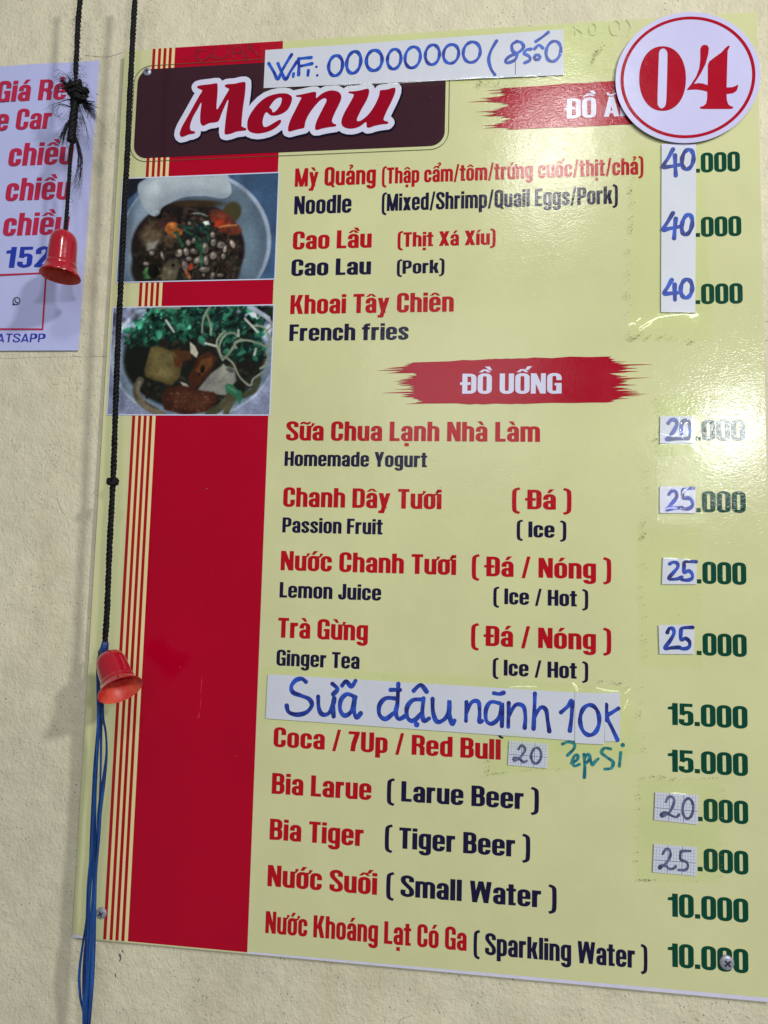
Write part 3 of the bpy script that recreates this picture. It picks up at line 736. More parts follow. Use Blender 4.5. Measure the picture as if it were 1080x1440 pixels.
c = Canvas([(172.7, 250.8), (393.2, 242.2), (387.3, 394.6), (162.7, 397)]); c.frame(150, 230, 4.32)
c.img[:] = (52, 84, 122); c.img *= (1 + .15 * (c.v / 800))[..., None]
c.poly([(80, 80), (260, 80), (190, 170), (80, 260)], (24, 26, 42), 10)
c.ell(545, 470, 455, 425, 0, (160, 178, 200), 6)                 # rim
c.ell(535, 474, 440, 412, 0, (88, 110, 132), 12)
c.ell(490, 560, 390, 400, 0, (80, 102, 124), 60)
c.ell(210, 420, 80, 300, 12, (132, 154, 178), 60)
c.ell(850, 480, 60, 300, -8, (104, 130, 150), 50)
c.noise(60, .03)
c.ell(495, 520, 345, 290, 0, (36, 24, 22), 14); c.ell(480, 640, 330, 200, 0, (32, 26, 18), 14)
for k in range(420):                                             # dark broth, herbs, noodles
    t = random.uniform(0, 6.28); q = math.sqrt(random.random()); x = 495 + 325 * q * math.cos(t); y = 540 + 270 * q * math.sin(t)
    cl = random.choice([(18, 14, 12), (50, 34, 24), (40, 42, 26), (66, 44, 36), (24, 34, 26), (58, 50, 40), (16, 16, 14)])
    c.ell(x, y, random.uniform(8, 26), random.uniform(4, 12), random.uniform(0, 180), cl, 5)
c.ell(560, 245, 140, 22, 0, (62, 44, 22), 16); c.ell(760, 300, 55, 70, 30, (72, 66, 36), 16)
for k in range(70):                                              # thin noodles and shreds
    t = random.uniform(0, 6.28); q = random.uniform(.3, .95); x = 495 + 300 * q * math.cos(t); y = 520 + 240 * q * math.sin(t); r = random.uniform(0, 6.28); L = random.uniform(20, 50)
    c.line([(x, y), (x + L * math.cos(r), y + L * math.sin(r)), (x + 1.6 * L * math.cos(r + .6), y + 1.6 * L * math.sin(r + .6))], random.uniform(2, 4.5), random.choice([(74, 56, 40), (60, 46, 36), (92, 78, 56), (48, 34, 28)]), 4)
c.poly([(190, 430), (240, 370), (330, 350), (355, 400), (335, 470), (290, 520), (240, 530), (200, 470)], (72, 54, 38), 24, 4); c.poly([(215, 430), (260, 400), (330, 430), (300, 480), (250, 520), (225, 480)], (112, 92, 66), 26, 4); c.poly([(240, 490), (320, 465), (290, 520), (250, 530)], (140, 138, 130), 18)
c.poly([(300, 350), (400, 310), (430, 350), (340, 390)], (66, 36, 32), 20, 4)
c.ell(410, 405, 56, 46, 30, (170, 84, 28), 8, 2, (200, 116, 44)); c.poly([(350, 440), (400, 430), (420, 470), (400, 520), (355, 500)], (84, 64, 44), 18, 4)
c.ell(700, 345, 85, 50, 35, (116, 40, 26), 14, 5, (150, 66, 44)); c.ell(760, 400, 60, 38, 10, (124, 50, 30), 14, 5, (156, 76, 48)); c.ell(690, 375, 42, 40, 0, (150, 40, 14), 12)
c.line([(660, 400), (720, 380), (790, 375)], 5, (204, 120, 60))
for k in range(46):                                              # chopped greens
    x, y = random.gauss(560, 60), random.gauss(405, 50)
    leaf(c, x, y, random.uniform(10, 24), .5, random.uniform(0, 360), random.choice([(20, 44, 44), (22, 66, 50), (16, 28, 34), (34, 84, 62)]))
c.poly([(220, 660), (250, 620), (290, 690), (260, 702), (228, 700)], (70, 128, 62), 10); c.ell(285, 655, 34, 44, 0, (14, 12, 10), 8)
c.poly([(330, 690), (345, 630), (390, 575), (430, 580), (440, 640), (420, 710), (340, 712)], (98, 90, 66), 16, 4); c.ell(405, 620, 10, 9, 0, (20, 16, 12), 3)
for (x, y, rx, ry, ro) in [(440,545,22,26,40),(485,537,18,24,-10),(530,535,24,17,20),(600,515,21,34,0),(648,560,22,24,20),(560,585,34,18,-35),(475,620,20,36,-10),(595,645,34,18,0),(695,495,26,21,0),(650,480,18,24,10),(498,480,16,20,0),(530,470,14,18,30),(500,580,20,14,0),(720,520,12,24,15),(645,435,16,18,0),(765,490,14,28,-20),(605,590,15,30,0),(710,565,14,18,0),(340,560,10,28,-15),(275,545,18,14,0),(240,610,18,12,0),(645,685,14,26,10),(505,365,12,12,0),(690,680,22,12,0),(590,680,10,12,0)]:
    c.ell(x, y + 4, rx + 5, ry + 5, ro, (26, 20, 18), 6); c.ell(x, y, rx, ry, ro, (116, 104, 92), 5, 3, (196, 186, 172))
c.ell(510, 630, 14, 24, 20, (176, 52, 24), 5); c.ell(495, 675, 12, 30, -30, (190, 104, 50), 5)
for p in [((575, 490), (578, 620)), ((430, 430), (460, 500)), ((545, 480), (560, 520))]: c.line(list(p), 9, (30, 90, 58), 5)
c.poly([(585, 355), (620, 348), (628, 372), (600, 378)], (196, 206, 200), 4); c.line([(530, 305), (570, 305), (610, 320)], 5, (120, 128, 122), 4)
c.rpoly([(190, 140), (230, 100), (330, 60), (700, 60), (745, 110), (760, 165), (745, 200), (700, 215), (600, 200), (480, 205), (400, 235), (340, 270), (320, 310), (290, 322), (250, 300), (210, 235)], (158, 174, 188), 6, 4)
c.rpoly([(220, 140), (260, 110), (340, 78), (690, 78), (735, 130), (735, 180), (600, 150), (440, 160), (330, 210), (290, 290), (240, 250)], (182, 196, 206), 46, 5)
rim_ = np.clip((1.05 - np.hypot((c.u - 495) / 350, (c.v - 540) / 300)) * 6, 0, 1)
c.noise(34, .16, rim_); c.noise(12, .16, rim_); c.noise(90, .02); c.noise(10, .05); c.blur()
g = c.img.mean(-1, keepdims=True); c.img = g + (c.img - g) * .82
c.img *= .84
c.build('food_photo', 'square photo of noodle soup in a blue-white bowl with a rice cracker', -4 * e, .0011)

c = Canvas([(158.8, 431.4), (385.6, 428.8), (380.8, 585.2), (150, 583.6)]); c.frame(140, 410, 4.154)
c.img[:] = (142, 152, 188); c.poly([(830, 85), (1020, 85), (1020, 180)], (24, 38, 30), 20)
c.ell(545, 380, 480, 372, -4, (176, 190, 214), 6); c.ell(550, 382, 465, 355, -4, (120, 144, 170), 10)
c.ell(560, 370, 440, 330, -4, (150, 172, 196), 30); c.ell(560, 390, 420, 320, 0, (96, 118, 138), 30)
c.ell(555, 380, 412, 310, -4, (24, 28, 24), 20)
for k in range(300):
    t = random.uniform(0, 6.28); q = math.sqrt(random.random()); x = 555 + 400 * q * math.cos(t); y = 400 + 280 * q * math.sin(t)
    c.ell(x, y, random.uniform(10, 34), random.uniform(6, 14), random.uniform(0, 180), random.choice([(20, 22, 18), (38, 30, 22), (28, 36, 26), (52, 46, 34), (34, 24, 18)]), 6)
for k in range(560):                                             # salad leaves
    x = random.uniform(150, 960); y = 90 + random.random() ** 1.3 * (190 + (120 if x > 700 else 60 if x < 330 else 0))
    if y < 250 - (x - 150) * .9: continue
    gcol = random.choice([(12, 52, 40), (16, 70, 52), (10, 36, 30), (26, 100, 72), (14, 66, 50), (48, 128, 96), (10, 34, 30), (34, 116, 84), (12, 46, 38)])
    leaf(c, x, y, random.uniform(12, 36), random.uniform(.35, .75), random.uniform(0, 360), gcol)
    if random.random() < .3: leaf(c, x + 6, y - 6, random.uniform(6, 12), .4, random.uniform(0, 360), (84, 150, 122))
    if random.random() < .3: c.line([(x - 14, y + 10), (x, y), (x + 16, y - 6)], 1.6, (70, 130, 100), 3)
for (x, y) in ((170, 230), (240, 190), (350, 250), (480, 210), (600, 290), (645, 120), (420, 110)): leaf(c, x, y, 38, .55, random.uniform(0, 180), (44, 128, 96))
c.noise(26, .30, np.clip((300 - c.v) / 60, 0, 1)); c.noise(11, .22, np.clip((320 - c.v) / 60, 0, 1)); c.img = np.clip(c.img, 4, 255)
c.ell(240, 420, 90, 110, 0, (18, 24, 18), 26)
c.poly([(300, 325), (340, 320), (460, 360), (485, 410), (470, 500), (420, 550), (270, 500), (262, 460)], (96, 78, 36), 12, 4)   # fried tofu
c.poly([(310, 340), (345, 335), (440, 375), (450, 420), (430, 500), (390, 525), (285, 480)], (122, 108, 58), 40, 8); c.poly([(430, 380), (480, 400), (475, 440), (445, 440)], (110, 50, 22), 10)
c.poly([(420, 335), (530, 350), (540, 395), (480, 410)], (92, 52, 22), 10, 3)
c.poly([(520, 500), (580, 380), (640, 350), (690, 390), (650, 470), (570, 560), (530, 560)], (74, 34, 16), 10, 4)
c.poly([(560, 460), (600, 395), (660, 385), (660, 430), (600, 490)], (116, 66, 28), 12, 6); c.ell(603, 455, 13, 24, 10, (30, 14, 8), 5); c.ell(583, 485, 8, 10, 0, (34, 16, 8), 4)
c.poly([(570, 580), (650, 480), (720, 430), (790, 450), (800, 520), (740, 605), (640, 600)], (150, 146, 138), 12, 4); c.ell(765, 460, 26, 12, 20, (80, 84, 78), 8)
c.poly([(470, 525), (510, 540), (525, 560), (490, 555)], (176, 170, 150), 6)
c.poly([(360, 610), (400, 560), (480, 548), (600, 580), (680, 590), (690, 640), (640, 700), (500, 722), (380, 690)], (72, 32, 18), 12, 4)
c.poly([(420, 600), (500, 580), (640, 610), (650, 650), (600, 690), (450, 680)], (92, 46, 26), 30, 7)
for k in range(40): c.ell(random.uniform(390, 670), random.uniform(580, 700), random.uniform(3, 10), random.uniform(2, 5), random.uniform(-30, 30), (122, 76, 50), 3)
c.line([(240, 520), (215, 580), (250, 650), (330, 700)], 22, (92, 84, 64), 8); c.line([(235, 530), (225, 590), (260, 640)], 9, (132, 122, 96), 8)
c.line([(230, 640), (300, 690), (380, 715)], 14, (124, 112, 90), 8)
c.line([(760, 620), (700, 680), (640, 715)], 22, (78, 78, 50), 8); c.line([(790, 620), (750, 680), (740, 720)], 18, (92, 88, 58), 8)
c.line([(930, 510), (900, 580), (840, 610)], 16, (70, 74, 44), 8)
SPR = [[(720, 400), (700, 320), (740, 250), (790, 245), (800, 260)], [(720, 400), (760, 360), (800, 300), (850, 285), (920, 300), (990, 330)], [(600, 240), (605, 170), (630, 110), (650, 90)],
       [(650, 250), (650, 200), (630, 140)], [(715, 390), (690, 330), (690, 280), (735, 230)], [(730, 380), (780, 420), (820, 500), (880, 550), (900, 510), (960, 470)],
       [(900, 200), (960, 210), (990, 260), (1000, 320)], [(960, 440), (985, 400), (975, 350)], [(940, 450), (980, 420), (985, 370)], [(680, 590), (710, 500), (725, 430)], [(725, 430), (740, 500), (770, 540)],
       [(340, 105), (400, 95), (470, 98)], [(880, 100), (960, 150), (1010, 190), (970, 240)], [(800, 330), (790, 300), (830, 280)]]
for q in SPR: c.line(q, 6, (146, 156, 128), 4)
for q in [((390, 170), (435, 235)), ((850, 160), (925, 238)), ((620, 303), (682, 320)), ((812, 225), (812, 262)), ((905, 370), (915, 335))]: c.line(list(q), 7, (200, 208, 190), 4)
c.poly([(528, 292), (560, 320), (578, 360), (568, 388), (532, 360)], (206, 200, 176), 4)
c.poly([(860, 85), (900, 85), (1000, 150), (1000, 185), (960, 150), (870, 105)], (176, 190, 214), 6)
c.poly([(735, 545), (770, 540), (810, 575), (830, 580), (835, 630), (818, 660), (790, 610), (740, 590)], (44, 124, 84), 5); c.line([(750, 555), (800, 590)], 4, (104, 170, 130))
c.noise(60, .05); c.noise(14, .08); c.blur()
g = c.img.mean(-1, keepdims=True); c.img = g + (c.img - g) * .84
c.img *= .80
c.build('food_photo', 'square photo of noodles with fried tofu, brown meat, sprouts and green leaves', -4 * e, .0011)

# words written straight on the board, and old writing that shows through the tape
writing('handwriting', [[(670,400),(700,388),(735,395),(738,425),(700,465)],[(722,512),(755,492),(760,468),(742,466),(728,500),(740,528),(768,518)],[(795,460),(800,530),(797,595)],[(797,485),(818,458),(830,478),(812,510)],
        [(828,470),(842,522),(858,505),(878,486)],[(950,428),(915,424),(898,450),(930,478),(965,505),(955,540),(918,546)],[(1010,450),(1002,530)]], 3.5, -3 * e, M['teal'], board, 630, 950, 4.154,
        discs=[(1022,406,12)], label='teal handwriting on the board beside the small squared note')
writing('faded_writing', [[(395,140),(340,135),(308,170),(315,215),(360,238),(410,215),(440,180)],[(430,190),(490,218)],[(485,110),(480,190),(520,215),(600,195),(625,100)],[(660,215),(670,120),(720,95),(745,130),(765,210)],[(665,165),(750,160)],[(805,240),(800,95),(840,90)],[(800,95),(870,150),(905,190)],[(200,215),(215,225)]],
        3.0, -3 * e, M['ghost'], board, 230, 50, 6.75, label='faded old capitals on the red column')
writing('faded_writing', [[(370,85),(350,110),(350,130)], [(345,100),(375,125)], ell(415,110,14,22), ell(500,105,20,28), [(545,75),(560,100),(550,135)]], 1.8, -3 * e, M['ghost_green'], board, 680, 0, 2.7, label='faded old figures near the top edge')
# scratch on the red column
scr = film('scratch_red', srgb(176, 34, 58))
sheet('scratch', [(px_poly(q, 60, 580, 3.176), []) for q in ([(711, 1172), (713, 1200), (709, 1260), (706, 1258), (708, 1200)], [(708, 1262), (709, 1300), (703, 1340), (704, 1300)], [(703, 1330), (701, 1362), (690, 1366), (698, 1345)], [(715, 1190), (716, 1215), (714, 1214)])], -3 * e, scr, board)

# ------------------------------------------------------------------ screws
def screw(px, py, rpx, ang, label):
    p = at(px, py); r = rpx * pxm
    t = empty('screw', (p[0], -4 * e, p[2]), label, 'screw', 'screws holding the menu board')
    n = 28; V = []; Fc = []
    prof = [(1.0, 0), (1.0, .0004), (.93, .0010), (.7, .0016), (.45, .0019)]
    for k, (q, h) in enumerate(prof):
        for i in range(n):
            a = 2 * math.pi * i / n; V.append((p[0] + r * q * math.cos(a), -4 * e - h, p[2] + r * q * math.sin(a)))
    for k in range(len(prof) - 1):
        for i in range(n):
            j = (i + 1) % n; Fc.append((k * n + i, k * n + j, (k + 1) * n + j, (k + 1) * n + i))
    Fc.append([4 * n + i for i in range(n)])
    mesh_obj('screw_head', V, Fc, M['steel'], t, smooth=False)
    ca, sa = math.cos(ang), math.sin(ang); q = .13; L = .52; y = -4 * e - .00195
    P = [(-q, q), (-q, L), (q, L), (q, q), (L, q), (L, -q), (q, -q), (q, -L), (-q, -L), (-q, -q), (-L, -q), (-L, q)]
    P = [(p[0] + r * (u * ca - v * sa), p[2] + r * (u * sa + v * ca)) for u, v in P]
    sheet('cross_recess', [(P, [])], y, M['recess'], t)
    return t
screw(207.5, 102, 6.8, .15, 'zinc cross-head screw at the top left corner of the brown title panel')
screw(143.2, 1283.5, 8.0, .5, 'zinc cross-head screw on the thin red stripes at the lower left of the board')
screw(1021.5, 1352.8, 9.3, .75, 'zinc cross-head screw driven through the last price at the lower right')

# ------------------------------------------------------------------ stickers, strips and notes
def subdiv_sheet(name, quad, y, th, mat, parent, lift=0.0, seed=0, n=18, m=6):
    """thin paper, slightly wavy; quad px tl tr br bl"""
    r = np.random.default_rng(seed); P = [np.array(a2(*q, y)) for q in quad]
    u = np.linspace(0, 1, n + 1); v = np.linspace(0, 1, m + 1); U, Vv = np.meshgrid(u, v)
    XY = ((1 - U)[..., None] * (1 - Vv)[..., None] * P[0] + U[..., None] * (1 - Vv)[..., None] * P[1] + U[..., None] * Vv[..., None] * P[2] + (1 - U)[..., None] * Vv[..., None] * P[3])
    ph = r.uniform(0, 6, 4)
    H = lift * (.5 + .25 * np.sin(U * 7 + ph[0] + Vv * 2) + .25 * np.sin(U * 13 + ph[1] - Vv * 3))
    Y = y - H
    front = np.stack([XY[..., 0], Y, XY[..., 1]], -1).reshape(-1, 3); back = front + [0, th, 0]
    V = np.concatenate([front, back]); i = np.arange((n + 1) * (m + 1)).reshape(m + 1, n + 1); N = (n + 1) * (m + 1)
    Fc = [(int(i[a + 1, b]), int(i[a + 1, b + 1]), int(i[a, b + 1]), int(i[a, b])) for a in range(m) for b in range(n)]
    Fc += [tuple(k + N for k in f[::-1]) for f in Fc]
    ring = list(i[0, :]) + list(i[1:, -1]) + list(i[-1, -2::-1]) + list(i[-2:0:-1, 0]); ring = [int(k) for k in ring]
    for k in range(len(ring)):
        p, q = ring[k], ring[(k + 1) % len(ring)]; Fc.append((p, q, q + N, p + N))
    return mesh_obj(name, V, Fc, mat, parent, smooth=False)
def note(name, quad, y, label, cat, group=None, seed=0, th=.00022, lift=0.0):
    c_ = np.mean([at(*q, y) for q in quad], 0)
    t = empty(name, (float(c_[0]), y, float(c_[2])), label, cat, group)
    subdiv_sheet('paper', quad, y, th, M['paper'], t, lift, seed)
    return t
PY = -.0010; WYY = PY - .00010       # paper front, ink on it
G1 = 'handwritten price notes taped over the old prices'

# round number sticker
cc = np.mean([at(864.5, 112), at(1067.5, 112)], 0); rxx = (at(1067.5, 112)[0] - at(864.3, 112)[0]) / 2; zt, zb = at(966, 20.6)[2], at(966, 203.7)[2]
cx, cz, rz = float(cc[0]), (zt + zb) / 2, (zt - zb) / 2
st = empty('number_sticker', (cx, -.0026, cz), 'round white sticker with red ring and number 04 at the top right of the board', 'sticker')
slab('backing', disc((cx, cz), rxx, rz, 96), -.0026, .0006, M['sticker'], st)
rr = .93; ww = 4.6 * pxm
sheet('ring', [(disc((cx, cz), rxx * rr, rz * rr, 96), [disc((cx, cz), rxx * rr - ww, rz * rr - ww, 96)])], -.0027, M['sticker_red'], st)
zero = []
for i in range(48):
    t = 2 * math.pi * i / 48; cq, sq = math.cos(t), math.sin(t)
    zero.append((282 + 222 * math.copysign(abs(cq) ** (2 / 2.15), cq), 408 + 307 * math.copysign(abs(sq) ** (2 / 2.15), sq)))
slot = [(247, 190), (252, 150), (268, 128), (290, 122), (312, 132), (326, 158), (329, 200), (322, 500), (316, 630), (305, 668), (285, 688), (262, 688), (242, 668), (234, 630), (238, 450)]
four = [(640,125),(655,95),(680,87),(708,92),(722,120),(715,180),(690,270),(645,360),(600,430),(580,458),(625,450),(665,455),(710,470),(712,280),(725,245),(770,210),(840,160),(880,115),(905,95),(922,100),(900,145),(895,300),(890,492),(940,490),(970,480),(998,465),(1000,480),(985,525),(950,548),(890,555),(892,610),(905,650),(925,668),(952,675),(950,692),(920,697),(660,697),(635,690),(640,675),(670,668),(695,645),(705,600),(706,533),(660,520),(600,512),(545,515),(515,518),(515,508),(550,465),(600,390),(630,310),(640,230)]
sp = lambda P: px_poly(P, 890, 50, 6.75, -.0027)
sheet('number', [(sp(zero), [smooth(sp(slot), 3, True)])], -.0027, M['sticker_red'], st)
sheet('number', [(sp(four), [])], -.0027, M['sticker_red'], st)

# wifi strip
t = note('wifi_note', [(373.3, 70.7), (792, 41.5), (793, 105.5), (370.7, 124)], PY, 'long white paper strip with the wifi password in blue marker across the board top', 'paper note', seed=3, lift=.0003)
WY2 = WYY - .0003
writing('handwriting', [[(48,175),(90,245),(125,305),(165,225),(240,100)],[(125,175),(155,245),(190,308),(230,245),(285,160)],[(257,262),(254,285)],[(300,135),(302,200),(300,270)],[(300,135),(350,130),(405,125)],[(305,200),(360,188),(412,176)],[(382,235),(378,275)],
        ell(612,193,58,86,10),ell(765,165,58,93,12),ell(938,148,66,86,8)], 3.9, WY2, M['marker'], t, 370, 60, 6, discs=[(450,203,11),(457,275,11)])
writing('handwriting', [ell(60,178,39,58,8),ell(168,168,44,62,12),ell(283,153,41,58,8),ell(392,148,44,56,14),ell(513,138,49,61,14),[(658,72),(625,130),(612,180),(625,235),(648,270)],
        [(775,75),(748,95),(752,130),(778,152),(762,185),(722,200),(710,188),(735,162),(785,140),(815,110),(803,82),(775,75)],[(858,120),(832,125),(820,145),(848,162),(852,185),(822,200)],ell(895,168,16,14),[(880,118),(905,97),(928,114)],[(888,75),(925,50),(960,22)],ell(990,133,42,60,14)],
        3.7, WY2, M['marker'], t, 540, 40, 4.154)
sheet('crease', [(px_poly([(766,135),(770,135),(770,270),(766,272)], 540, 40, 4.154, WY2), [])], WY2 + .00004, M['graph_dark'], t)

# strip with three 40s
t = note('price_note', [(930.4, 202.2), (979, 203), (977.8, 439.6), (929.6, 438.9)], PY, 'tall white paper strip with 40 written three times in blue marker, below the round sticker', 'price note', G1, 5)
for ss, el in (([[(158,60),(120,130),(75,205),(130,205),(215,190)],[(175,110),(178,190),(182,280)]], ell(283,145,48,84,10)),
               ([[(158,598),(115,670),(75,738),(130,728),(222,710)],[(182,645),(175,720),(168,810)]], ell(277,695,42,86,12)),
               ([[(148,1162),(115,1220),(85,1275),(140,1275),(212,1268)],[(172,1200),(175,1330)]], ell(272,1235,48,78,6))):
    writing('handwriting', ss + [el], 5.2, WYY, M['marker_deep'], t, 920, 200, 6)
# single price notes
def pnote(quad, label, strokes, pen, ox, oy, s, mat='marker_deep', seed=0, grid=False, y=PY):
    t = note('price_note', quad, y, label, 'price note', G1, seed)
    if grid:
        P = [np.array(a2(*q, y)) for q in quad]
        def ln(u0, v0, u1, v1, w):
            f = lambda u, v: (1 - u) * (1 - v) * P[0] + u * (1 - v) * P[1] + u * v * P[2] + (1 - u) * v * P[3]
            a, b = f(u0, v0), f(u1, v1); d = b - a; d /= np.linalg.norm(d); nn = np.array([-d[1], d[0]]) * w / 2
            return ([tuple(a + nn), tuple(b + nn), tuple(b - nn), tuple(a - nn)], [])
        fine = []; bold = []
        nu = 15; nv = 9
        for k in range(1, nu):
            (bold if k % 5 == 0 else fine).append(ln(k / nu, .01, k / nu, .99, .0005 if k % 5 == 0 else .00022))
        for k in range(1, nv):
            (bold if k == 5 else fine).append(ln(.01, k / nv, .99, k / nv, .0005 if k == 5 else .00022))
        sheet('printed_grid', fine, y - .00004, M['graph'], t); sheet('printed_grid', bold, y - .00006, M['graph_dark'], t)
    writing('handwriting', strokes, pen, y - .0001, M[mat], t, ox, oy, s)
    return t
pnote([(928.5, 584.8), (976.7, 585.6), (976.7, 623.3), (927.8, 623.6)], 'small white note with a thick blue 20, beside the glare on the yogurt row',
      [[(200,170),(230,138),(268,142),(283,180),(255,240),(215,295),(185,322),(260,318),(390,315)],[(325,270),(325,190),(350,145),(390,150),(410,210),(405,290),(385,315)]], 4.9, 910, 570, 6.75, seed=1)
pnote([(927.8, 684), (978, 684.4), (978, 721.9), (927.8, 721.2)], 'small white note with a blue 25 under crinkled tape, on the passion fruit row',
      [[(208,845),(235,812),(272,820),(280,865),(245,920),(200,975),(185,990),(270,975),(330,970)],[(440,785),(360,795),(338,820),(343,880),(395,880),(430,920),(420,965),(370,985),(310,975)]], 4.6, 910, 570, 6.75, seed=2)
pnote([(932.2, 783.9), (979.4, 787.4), (980, 821.7), (930.8, 821.7)], 'small white note with a blue 25 on the lemon juice row',
      [[(230,165),(265,148),(305,160),(310,200),(270,250),(220,315),(300,318),(350,300)],[(495,143),(385,145),(375,190),(375,255),(420,235),(455,265),(455,310),(410,330),(350,325)]], 4.4, 910, 770, 7.2, seed=3)
pnote([(926, 879), (976.7, 878.3), (976, 920), (927.4, 919.7)], 'small white note with a bold blue 25 on the ginger tea row',
      [[(205,860),(225,820),(262,822),(272,870),(235,940),(180,1020),(250,1015),(330,1010)],[(460,808),(360,815),(342,850),(345,935),(390,920),(430,955),(425,1005),(380,1025),(320,1015)]], 4.6, 910, 770, 7.2, seed=4)
pnote([(921.5, 1114), (982, 1118), (981.5, 1159.6), (920, 1153)], 'squared paper note with a grey 20 on the fourth row from the bottom',
      [[(245,255),(270,210),(310,210),(325,250),(300,320),(265,365),(210,390),(200,370),(240,355),(300,385),(345,398),(370,375)],ell(455,318,50,96,4)], 3.3, 900, 1090, 6.75, 'pencil', 5, True)
pnote([(919.7, 1187), (980, 1191.5), (979.3, 1231.8), (918, 1226.6)], 'squared paper note with a grey 25 on the third row from the bottom',
      [[(215,750),(245,705),(280,710),(290,760),(260,820),(215,865),(185,885),(190,860),(240,860),(280,890),(320,885),(340,865)],[(478,720),(400,722),(385,735),(385,800),(440,825),(455,865),(430,900),(365,900)]], 3.2, 900, 1090, 6.75, 'pencil', 6, True)
pnote([(716, 1041.5), (770.8, 1045.8), (769, 1080.5), (714.3, 1075.7)], 'squared paper note with a grey 20 right of the soft drinks line',
      [[(412,430),(430,408),(450,430),(430,470),(390,497),(385,480),(415,485),(440,505),(460,498)],ell(515,468,29,46,6)], 3.2, 630, 950, 4.154, 'pencil', 7, True)

# soy milk strip
t = note('soy_milk_note', [(376.7, 948), (808.5, 973.8), (808, 1041.5), (373.6, 1010.3)], PY, 'long white paper strip with soy milk written in blue marker above the soft drinks line', 'paper note', seed=9)
writing('handwriting', [[(250,78),(225,60),(190,70),(165,105),(175,140),(225,160),(270,180),(285,215),(255,255),(200,270),(150,255),(138,218)],[(322,165),(325,230),(345,268),(385,260),(412,200),(415,165),(408,215),(412,280)],[(405,90),(435,120),(410,150)],
        [(540,168),(490,150),(455,185),(450,240),(475,275),(515,250),(535,168),(530,240),(545,288),(570,262)],[(462,100),(485,75),(515,105),(540,72)],[(770,175),(715,175),(680,215),(680,270),(715,295),(760,262)],[(790,90),(785,200),(775,260),(792,295),(828,280)],[(745,125),(800,125)],
        [(930,182),(875,185),(840,230),(845,290),(880,305),(925,262)],[(937,175),(930,260),(940,305),(970,292)],[(880,130),(920,97),(955,135)],[(990,178),(993,255),(1015,310),(1055,300),(1085,255),(1088,185),(1088,270),(1105,325),(1118,305)]],
        5.2, WYY, M['marker_deep'], t, 370, 940, 4.154, discs=[(897,328,16)])
writing('handwriting', [[(108,155),(105,265)],[(108,215),(140,155),(178,155),(185,215),(183,268),(200,265)],[(302,162),(250,155),(222,200),(225,265),(260,280),(300,240),(315,160),(315,295)],[(268,103),(300,108),(325,100)],
        [(355,160),(352,300)],[(355,235),(395,172),(440,180),(452,240),(448,305)],[(508,105),(505,200),(500,310)],[(503,245),(540,188),(572,200),(582,260),(592,325)],[(660,215),(700,180),(725,148),(722,240),(712,322)]],
        5.0, WYY, M['marker_deep'], t, 630, 950, 4.154)
t = note('zero_note', [(808.6, 973.6), (851, 974.8), (850, 1046.8), (808.6, 1045)], PY - .00035, 'white paper piece with a blue zero stuck over the soy milk strip end', 'paper note', seed=10)
writing('handwriting', [ell(828, 260, 56, 88, 0)], 5.0, PY - .00045, M['marker_deep'], t, 630, 950, 4.154)
t = note('letter_note', [(850.4, 975), (872, 974), (871.5, 1042.7), (850.6, 1042.7)], PY, 'narrow white paper piece with blue letter K at the soy milk strip right end', 'paper note', seed=11)
writing('handwriting', [[(925,170),(926,262)],[(996,192),(960,215),(928,240),(955,300),(990,375)]], 4.8, WYY, M['marker_deep'], t, 630, 950, 4.154)

# ------------------------------------------------------------------ clear tape
TY = -.0022
def ridge(pts, r_px, y, mat, parent, name='fold'):
    P = [at(*p, y) for p in smooth(pts, 5)]; n = 5; V = []; Fc = []; N = len(P)
    for i, p in enumerate(P):
        q = P[min(i + 1, N - 1)] - P[max(i - 1, 0)]; q /= np.linalg.norm(q); nn = np.array([-q[2], 0, q[0]])
        rr = r_px * pxm * math.sin(math.pi * (i + .6) / (N + .2)) ** .5 * (1 + .3 * math.sin(i * 2.1))
        for k in range(n):
            a = math.pi * k / (n - 1); V.append(p + nn * rr * math.cos(a) + np.array([0, -1, 0]) * rr * .8 * math.sin(a))
    for i in range(N - 1):
        for k in range(n - 1): Fc.append((i * n + k, (i + 1) * n + k, (i + 1) * n + k + 1, i * n + k + 1))
    return mesh_obj(name, V, Fc, mat, parent, smooth=True)
def grime(paths, y, parent, n, spread=2.5, seed=0, size=(.3, 1.1), name='grime'):
    r = random.Random(seed); V = []; Fc = []
    for pts in paths:
        P = smooth(pts, 8)
        for _ in range(n):
            k = r.randrange(len(P) - 1); u = r.random(); x = P[k][0] * (1 - u) + P[k + 1][0] * u + r.gauss(0, spread); yy = P[k][1] * (1 - u) + P[k + 1][1] * u + r.gauss(0, spread)
            c_ = a2(x, yy, y); q = r.uniform(*size) * pxm * (2.0 if r.random() < .06 else 1); s0 = len(V); m = r.choice((4, 5, 6)); ph = r.uniform(0, 6)
            for j in range(m):
                a = ph + 2 * math.pi * j / m; V.append((c_[0] + q * r.uniform(.6, 1.3) * math.cos(a), y - .00001 * (len(Fc) % 9), c_[1] + q * r.uniform(.5, 1) * math.sin(a)))
            Fc.append(tuple(range(s0, s0 + m)))
    return mesh_obj(name, V, Fc, M['grime'], parent, kind='stuff')
